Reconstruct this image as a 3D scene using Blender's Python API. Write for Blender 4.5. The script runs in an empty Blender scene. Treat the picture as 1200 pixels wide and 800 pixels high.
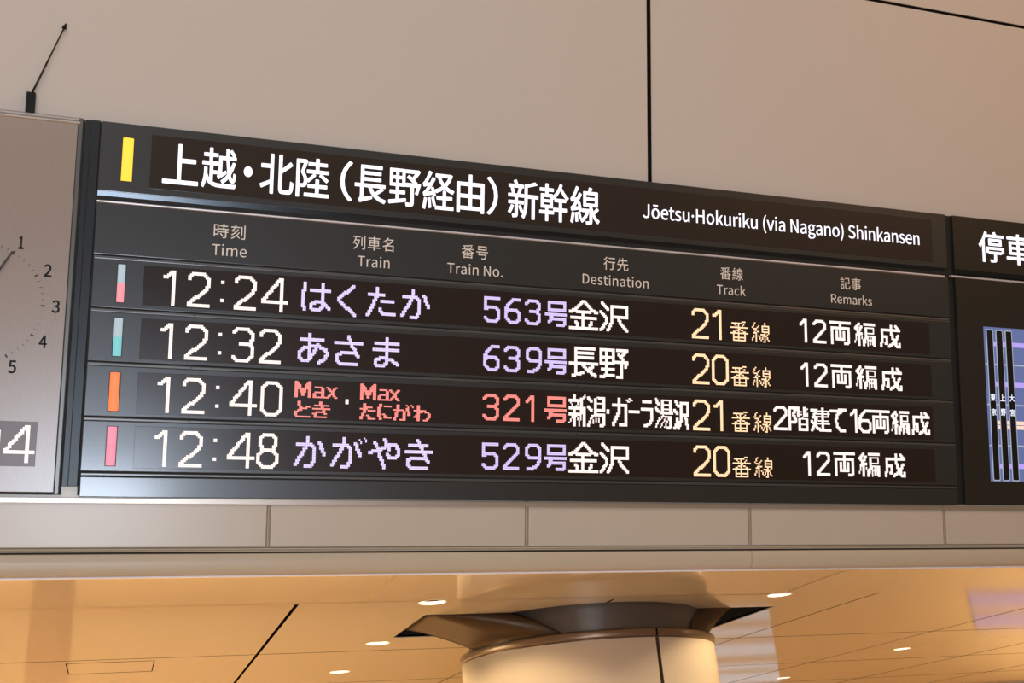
import bpy, bmesh, math, random
from mathutils import Vector, Matrix
random.seed(4)
PI = math.pi
SC = bpy.context.scene
COL = SC.collection

# ------------------------------------------------------------------ camera, world, lights, exposure
DROP = -0.45                      # everything is measured from a board hung with its lower edge 2.5 m up
TILT = math.radians(15.475)       # wall and boards lean forward over the concourse
BOT = 2.95 + DROP
CEIL = 2.74 + DROP
cam = bpy.data.cameras.new('camera')
cam.sensor_width = 36.0
cam.lens = 1298.74 / 1200 * 36.0
cam.clip_start = 0.05
cam.clip_end = 200
cam_o = bpy.data.objects.new('camera', cam)
COL.objects.link(cam_o)
cam_o.matrix_world = (Matrix.Translation((0.13758, -3.22408, 2.06502 + DROP)) @
                      Matrix.Rotation(math.radians(-20.1904), 4, 'Z') @
                      Matrix.Rotation(math.radians(90 + 22.6598), 4, 'X') @
                      Matrix.Rotation(math.radians(-4.74797), 4, 'Z'))
SC.camera = cam_o
SC.view_settings.view_transform = 'Standard'
SC.view_settings.look = 'None'
SC.view_settings.gamma = 1.0
SC.view_settings.use_curve_mapping = False
SC.view_settings.exposure = 0.0
world = bpy.data.worlds.new('world')
SC.world = world
world.use_nodes = True
bg = world.node_tree.nodes['Background']
bg.inputs[0].default_value = (1.0, 0.80, 0.62, 1)
bg.inputs[1].default_value = 0.10

def area(name, loc, target, size, power, color, size_y=None):
    l = bpy.data.lights.new(name, 'AREA')
    l.shape = 'RECTANGLE'
    l.size = size
    l.size_y = size_y or size
    l.energy = power
    l.color = color
    o = bpy.data.objects.new(name, l)
    COL.objects.link(o)
    o.location = loc
    o.rotation_euler = (Vector(target) - Vector(loc)).to_track_quat('-Z', 'Y').to_euler()
    return o
# high concourse luminaires behind the camera, a cool source low behind, added unseen area lamps for bounce in the hall
LK = {'W': (0.19, (1.0, 0.86, 0.66)), 'A': (74, (1.0, 0.95, 0.93)), 'B': (44, (1.0, 0.48, 0.18)), 'C': (36, (1.0, 0.78, 0.54)), 'D': (165, (0.72, 0.84, 1.0)),
      'E': (640, (1.0, 0.92, 0.72)), 'F': (170, (1.0, 0.78, 0.45)), 'G': (720, (1.0, 0.90, 0.62)), 'H': (9, (1.0, 0.80, 0.48))}
bg.inputs[0].default_value = (*LK['W'][1], 1)
bg.inputs[1].default_value = LK['W'][0]
area('concourse_luminaire', (-1.5, -5.0, 5.6), (0.6, 0, 3.6), 3.0, *LK['A'])
area('concourse_luminaire', (5.5, -3.6, 5.2), (4.2, 0, 3.4), 2.4, *LK['B'])
area('concourse_fill', (2.0, -4.6, 5.4), (2.0, -2.0, 0), 3.0, *LK['C'])  # added behind the camera to brighten the floor and the column front
area('low_cool_source', (-0.30, -6.5, 0.56), (0.0, 0, 2.6), 1.25, *LK['D'], 0.55)  # cool source of unknown kind, placed where the boards would mirror it
area('hall_bounce_fill', (0.0, 7.5, CEIL - 0.06), (0.0, 7.5, 0), 8.0, *LK['E'], 5.0)  # oversized unseen lamp for floor bounce, in place of rows of downlights
area('hall_bounce_fill', (9.9, 4.0, CEIL - 0.06), (9.9, 4.0, 0), 3.0, *LK['F'], 3.2)  # added out of view to brighten the right side of the ceiling
area('hall_side_fill', (-3.2, 2.5, CEIL - 0.06), (-2.6, 2.5, 0), 2.2, *LK['G'], 4.0)  # added out of view, its floor bounce brightens the low ceiling

# ------------------------------------------------------------------ materials
def srgb(r, g, b):
    f = lambda c: (c / 255 / 12.92) if c <= 10 else ((c / 255 + 0.055) / 1.055) ** 2.4
    return (f(r), f(g), f(b), 1)
MATS = {}
def mat(name, color, rough=0.5, metal=0.0, spec=0.5, emit=None, strength=0.0, bump=0.0, bump_scale=60.0, vary=0.0, coat=0.0, coat_rough=0.16, bump_vec=(1, 1, 1)):
    m = bpy.data.materials.new(name)
    m.use_nodes = True
    nt = m.node_tree
    b = nt.nodes['Principled BSDF']
    b.inputs['Base Color'].default_value = color
    b.inputs['Roughness'].default_value = rough
    b.inputs['Metallic'].default_value = metal
    b.inputs['Specular IOR Level'].default_value = spec
    b.inputs['Coat Weight'].default_value = coat
    b.inputs['Coat Roughness'].default_value = coat_rough
    if emit:
        b.inputs['Emission Color'].default_value = emit
        b.inputs['Emission Strength'].default_value = strength
    if bump or vary:
        tc = nt.nodes.new('ShaderNodeTexCoord')
        mp = nt.nodes.new('ShaderNodeMapping')
        mp.inputs['Scale'].default_value = bump_vec
        nz = nt.nodes.new('ShaderNodeTexNoise')
        nz.inputs['Scale'].default_value = bump_scale
        nz.inputs['Detail'].default_value = 4
        nt.links.new(tc.outputs['Object'], mp.inputs[0])
        nt.links.new(mp.outputs[0], nz.inputs['Vector'])
        if bump:
            bp = nt.nodes.new('ShaderNodeBump')
            bp.inputs['Strength'].default_value = bump
            bp.inputs['Distance'].default_value = 0.002
            nt.links.new(nz.outputs['Fac'], bp.inputs['Height'])
            nt.links.new(bp.outputs[0], b.inputs['Normal'])
        if vary:
            mx = nt.nodes.new('ShaderNodeMix')
            mx.data_type = 'RGBA'
            mx.inputs['A'].default_value = tuple(c * (1 - vary) for c in color[:3]) + (1,)
            mx.inputs['B'].default_value = tuple(min(1, c * (1 + vary)) for c in color[:3]) + (1,)
            nt.links.new(nz.outputs['Fac'], mx.inputs['Factor'])
            nt.links.new(mx.outputs['Result'], b.inputs['Base Color'])
    MATS[name] = m
    return m
def lamp_mat(name, rgb, strength):
    c = srgb(*rgb)
    return mat(name, tuple(x * 0.3 for x in c[:3]) + (1,), 0.5, emit=c, strength=strength)

mat('wall_panel', srgb(196, 186, 178), 0.42, spec=0.3, bump=0.05, bump_scale=90)
mat('seam_black', srgb(12, 10, 9), 0.9, spec=0.1)
mat('tile', srgb(188, 178, 165), 0.30, spec=0.4, vary=0.03, bump_scale=9)
mat('nosing', srgb(186, 172, 152), 0.38, spec=0.35, vary=0.02, bump_scale=9)
mat('strip_metal', srgb(172, 160, 148), 0.34, metal=0.6)
mat('tan_strip', srgb(178, 156, 124), 0.5)
mat('grout', srgb(150, 134, 112), 0.8, vary=0.15, bump_scale=40)
mat('groove_dark', srgb(52, 42, 34), 0.9)
mat('edge_metal', srgb(232, 230, 242), 0.4)
mat('ceiling_panel', srgb(205, 190, 168), 0.06, spec=0.6, bump=0.02, bump_scale=6)
mat('ceiling_gap', srgb(16, 9, 6), 0.95, spec=0.0)
mat('board_metal', srgb(68, 68, 69), 0.33, metal=0.72, spec=0.5, coat=0.45, bump=0.06, bump_scale=500)
mat('ledge_metal', srgb(92, 92, 92), 0.30, metal=0.6)
mat('gap_black', srgb(8, 8, 9), 0.7)
mat('rail_metal', srgb(206, 206, 216), 0.34, metal=0.35)
mat('groove_metal', srgb(46, 50, 54), 0.22, metal=0.7)
mat('header_glass', srgb(47, 38, 33), 0.25, spec=0.4)
mat('led_window', srgb(34, 20, 17), 0.24, spec=0.6)
mat('printed_ink', srgb(230, 220, 212), 0.5)
mat('post_metal', srgb(42, 44, 46), 0.35, metal=0.6)
mat('lamp_bezel', srgb(22, 22, 24), 0.5)
mat('screw_black', srgb(10, 10, 10), 0.5)
mat('antenna_black', srgb(9, 9, 8), 0.6, spec=0.25)
mat('antenna_rod', srgb(34, 25, 18), 0.45, metal=0.3)
mat('clock_ink', srgb(40, 33, 30), 0.5)
mat('clock_frame', srgb(96, 94, 92), 0.35, metal=0.7)
mat('clock_trim', srgb(176, 168, 164), 0.32, metal=0.45)
mat('date_window', srgb(104, 90, 92), 0.35)
mat('side_metal', srgb(44, 40, 36), 0.40, metal=0.35)
mat('column_clad', srgb(228, 206, 180), 0.28, spec=0.4, vary=0.02, bump_scale=5)
mat('column_ring', srgb(122, 98, 78), 0.34, metal=0.6)
mat('column_core', srgb(92, 78, 66), 0.40, metal=0.3)
mat('recess_sheet', srgb(104, 80, 56), 0.42, metal=0.4)
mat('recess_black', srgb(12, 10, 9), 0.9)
mat('floor_stone', srgb(214, 178, 128), 0.30, vary=0.08, bump_scale=3)
mat('hall_wall', srgb(214, 186, 146), 0.5)
mat('pillar_brown', srgb(96, 64, 42), 0.5)
mat('baffle', srgb(120, 92, 58), 0.5)
mat('white_trim', srgb(232, 225, 214), 0.4)
lamp_mat('led_white', (255, 240, 235), 1.1)
lamp_mat('led_lavender', (222, 206, 250), 1.05)
lamp_mat('led_violet', (214, 196, 248), 1.0)
lamp_mat('led_red', (255, 142, 134), 1.0)
lamp_mat('led_amber', (255, 212, 168), 1.22)
lamp_mat('title_light', (248, 244, 255), 1.08)
lamp_mat('lens_yellow', (255, 208, 62), 1.12)
lamp_mat('lens_white', (186, 206, 216), 0.72)
lamp_mat('lens_pink', (240, 150, 160), 0.95)
lamp_mat('lens_teal', (122, 200, 206), 0.9)
lamp_mat('lens_orange', (255, 134, 80), 0.95)
lamp_mat('lens_rose', (248, 146, 170), 0.95)
lamp_mat('screen_blue', (94, 108, 158), 0.9)
lamp_mat('screen_lilac', (176, 156, 240), 0.95)
lamp_mat('screen_pale', (176, 186, 200), 0.8)
lamp_mat('screen_peach', (255, 208, 190), 1.0)
lamp_mat('screen_white', (226, 230, 244), 1.0)
mat('screen_black', srgb(8, 8, 16), 0.35)
lamp_mat('downlight_glow', (255, 240, 205), 2.2)
lamp_mat('sign_lilac', (206, 180, 230), 0.5)
lamp_mat('shop_window', (225, 236, 250), 0.55)

# clock dial: pale translucent sheet with fine vertical ribs
def clock_face_mat():
    m = mat('clock_face', srgb(150, 138, 130), 0.30, spec=0.9)
    nt = m.node_tree
    b = nt.nodes['Principled BSDF']
    tc = nt.nodes.new('ShaderNodeTexCoord')
    wv = nt.nodes.new('ShaderNodeTexWave')
    wv.bands_direction = 'X'
    wv.inputs['Scale'].default_value = 75
    rp = nt.nodes.new('ShaderNodeMix')
    rp.data_type = 'RGBA'
    rp.inputs['A'].default_value = srgb(140, 124, 114)
    rp.inputs['B'].default_value = srgb(152, 136, 126)
    nt.links.new(tc.outputs['Object'], wv.inputs['Vector'])
    nt.links.new(wv.outputs['Fac'], rp.inputs['Factor'])
    nt.links.new(rp.outputs['Result'], b.inputs['Base Color'])
clock_face_mat()

# ------------------------------------------------------------------ helpers
FRAME = Matrix.Translation((0, 0, BOT)) @ Matrix.Rotation(TILT, 4, 'X')   # x along the board, z up the board, -y out of it

def link(o, parent=None):
    COL.objects.link(o)
    if parent is not None:
        o.parent = parent
    return o
def tag(o, label=None, cat=None, group=None, kind=None):
    if label: o['label'] = label
    if cat: o['category'] = cat
    if group: o['group'] = group
    if kind: o['kind'] = kind
    return o
def thing(name, label, cat, loc=(0, 0, 0), tilted=True, group=None):
    o = bpy.data.objects.new(name, None)
    o.empty_display_size = 0.05
    COL.objects.link(o)
    o.matrix_world = (FRAME if tilted else Matrix.Identity(4)) @ Matrix.Translation(loc)
    return tag(o, label, cat, group)
def obj(name, bm, m, parent=None, smooth=False, matrix=None):
    me = bpy.data.meshes.new(name)
    bmesh.ops.recalc_face_normals(bm, faces=bm.faces)
    bm.to_mesh(me)
    bm.free()
    for x in (m if isinstance(m, (list, tuple)) else [m]):
        me.materials.append(MATS[x])
    if smooth:
        for p in me.polygons: p.use_smooth = True
    o = bpy.data.objects.new(name, me)
    link(o, parent)
    if matrix is not None: o.matrix_world = matrix
    return o
def add_box(bm, x0, x1, y0, y1, z0, z1, bevel=0.0, mi=0):
    r = bmesh.ops.create_cube(bm, size=1.0)
    vs = r['verts']
    for v in vs:
        v.co = Vector((x0 + (v.co.x + 0.5) * (x1 - x0), y0 + (v.co.y + 0.5) * (y1 - y0), z0 + (v.co.z + 0.5) * (z1 - z0)))
    fs = {f for v in vs for f in v.link_faces}
    for f in fs: f.material_index = mi
    if bevel:
        es = {e for v in vs for e in v.link_edges}
        bmesh.ops.bevel(bm, geom=list(es), offset=bevel, segments=2, affect='EDGES', profile=0.7)
def box(name, x0, x1, y0, y1, z0, z1, m, parent=None, bevel=0.0, matrix=None):
    bm = bmesh.new()
    add_box(bm, x0, x1, y0, y1, z0, z1, bevel)
    return obj(name, bm, m, parent, matrix=matrix)
def add_cyl(bm, c, axis, r0, r1, h, seg=32, caps=True):
    q = Vector(axis).to_track_quat('Z', 'Y').to_matrix().to_4x4()
    bmesh.ops.create_cone(bm, cap_ends=caps, segments=seg, radius1=r0, radius2=r1, depth=h,
                          matrix=Matrix.Translation(c) @ q @ Matrix.Translation((0, 0, h / 2)))
def add_profile_x(bm, pts, x0, x1, closed=True):
    a = [bm.verts.new((x0, y, z)) for y, z in pts]
    b = [bm.verts.new((x1, y, z)) for y, z in pts]
    n = len(pts)
    for i in range(n if closed else n - 1):
        j = (i + 1) % n
        bm.faces.new((a[i], a[j], b[j], b[i]))
    if closed:
        bm.faces.new(a)
        bm.faces.new(b[::-1])
def add_lathe(bm, prof, seg=48, c=(0, 0, 0), a0=0.0, a1=2 * PI):
    full = abs(a1 - a0 - 2 * PI) < 1e-6
    n = seg if full else seg + 1
    rings = []
    for i in range(n):
        a = a0 + (a1 - a0) * i / seg
        rings.append([bm.verts.new((c[0] + r * math.cos(a), c[1] + r * math.sin(a), c[2] + z)) for r, z in prof])
    for i in range(seg):
        p, q = rings[i], rings[(i + 1) % n]
        for k in range(len(prof) - 1):
            bm.faces.new((p[k], q[k], q[k + 1], p[k + 1]))

# flat lettering from outlines: x along, z up, standing proud of y
FONT = {}
def load_font(text):
    for line in text.split('\n'):
        if not line.strip(): continue
        ch, adv, data = line.split('\t')
        sp = []
        for s in data.split(';'):
            if not s: continue
            v = [int(t) for t in s.split()]
            x = y = 0
            q = []
            for i in range(0, len(v), 2):
                x += v[i]; y += v[i + 1]
                q.append((x, y))
            sp.append(q)
        FONT[ch] = (int(adv), sp)
def glyph_run(text, gap=0):
    x = 0
    out = []
    for ch in text:
        if ch == ' ':
            x += 78
            continue
        if ch == '·':
            out.append([(x + 45 + 24 * math.cos(k * PI / 6), 118 + 24 * math.sin(k * PI / 6)) for k in range(12)])
            x += 90
            continue
        adv, sp = FONT[ch]
        if ord(ch) > 0x2000: adv = 368
        out += [[(px + x, py) for px, py in s] for s in sp]
        x += adv + gap
    return out
def fit(contours, u0, u1, v0, v1):
    xs = [p[0] for c in contours for p in c]
    ys = [p[1] for c in contours for p in c]
    sx = (u1 - u0) / (max(xs) - min(xs))
    sy = (v1 - v0) / (max(ys) - min(ys))
    return [[(u0 + (x - min(xs)) * sx, v0 + (y - min(ys)) * sy) for x, y in c] for c in contours]
def ellipse(cx, cy, rx, ry, n=24):
    return [(cx + rx * math.cos(k * 2 * PI / n), cy + ry * math.sin(k * 2 * PI / n)) for k in range(n)]
def flat_groups(contours):
    def sa(c): return sum(c[k - 1][0] * c[k][1] - c[k][0] * c[k - 1][1] for k in range(len(c))) / 2
    def inside(p, c):
        r = False
        for k in range(len(c)):
            (x0, y0), (x1, y1) = c[k - 1], c[k]
            if (y0 > p[1]) != (y1 > p[1]) and p[0] < (x1 - x0) * (p[1] - y0) / (y1 - y0) + x0: r = not r
        return r
    ar = [sa(c) for c in contours]
    sign = 1 if max(ar, key=abs) > 0 else -1
    outs = [k for k in range(len(contours)) if ar[k] * sign > 0]
    groups = {k: [contours[k]] for k in outs}
    for k in range(len(contours)):
        if k in groups: continue
        hosts = [o for o in outs if inside(contours[k][0], contours[o])]
        if hosts: groups[min(hosts, key=lambda o: abs(ar[o]))].append(contours[k])
    return list(groups.values())
def flat_shape(name, contours, m, parent, y, bold=0.0, depth=0.0006, plane='XZ', matrix=None, split=True):
    g = bmesh.new()
    for cs in (flat_groups(contours) if split else [contours]):
        cu = bpy.data.curves.new(name, 'CURVE')
        cu.dimensions = '2D'
        cu.fill_mode = 'BOTH'
        cu.extrude = depth
        for c in cs:
            s = cu.splines.new('POLY')
            s.points.add(len(c) - 1)
            for i, (a, b) in enumerate(c): s.points[i].co = (a, b, 0, 1)
            s.use_cyclic_u = True
        t = bpy.data.objects.new(name, cu)
        COL.objects.link(t)
        me = bpy.data.meshes.new_from_object(t.evaluated_get(bpy.context.evaluated_depsgraph_get()))
        bpy.data.objects.remove(t)
        bpy.data.curves.remove(cu)
        for dx, dy in [(0, 0)] + ([(bold * math.cos(k * PI / 4), bold * math.sin(k * PI / 4)) for k in range(8)] if bold else []):
            me.transform(Matrix.Translation((dx, dy, 0)))
            g.from_mesh(me)
            me.transform(Matrix.Translation((-dx, -dy, 0)))
        bpy.data.meshes.remove(me)
    me = bpy.data.meshes.new(name)
    g.to_mesh(me)
    g.free()
    if plane == 'XZ':
        me.transform(Matrix.Translation((0, y, 0)) @ Matrix.Rotation(PI / 2, 4, 'X'))
    else:
        me.transform(Matrix.Translation((0, 0, y)))
    me.materials.clear()
    me.materials.append(MATS[m])
    for p in me.polygons:
        p.use_smooth = False
        p.material_index = 0
    o = bpy.data.objects.new(name, me)
    link(o, parent)
    if matrix is not None: o.matrix_world = matrix
    return o
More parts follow.
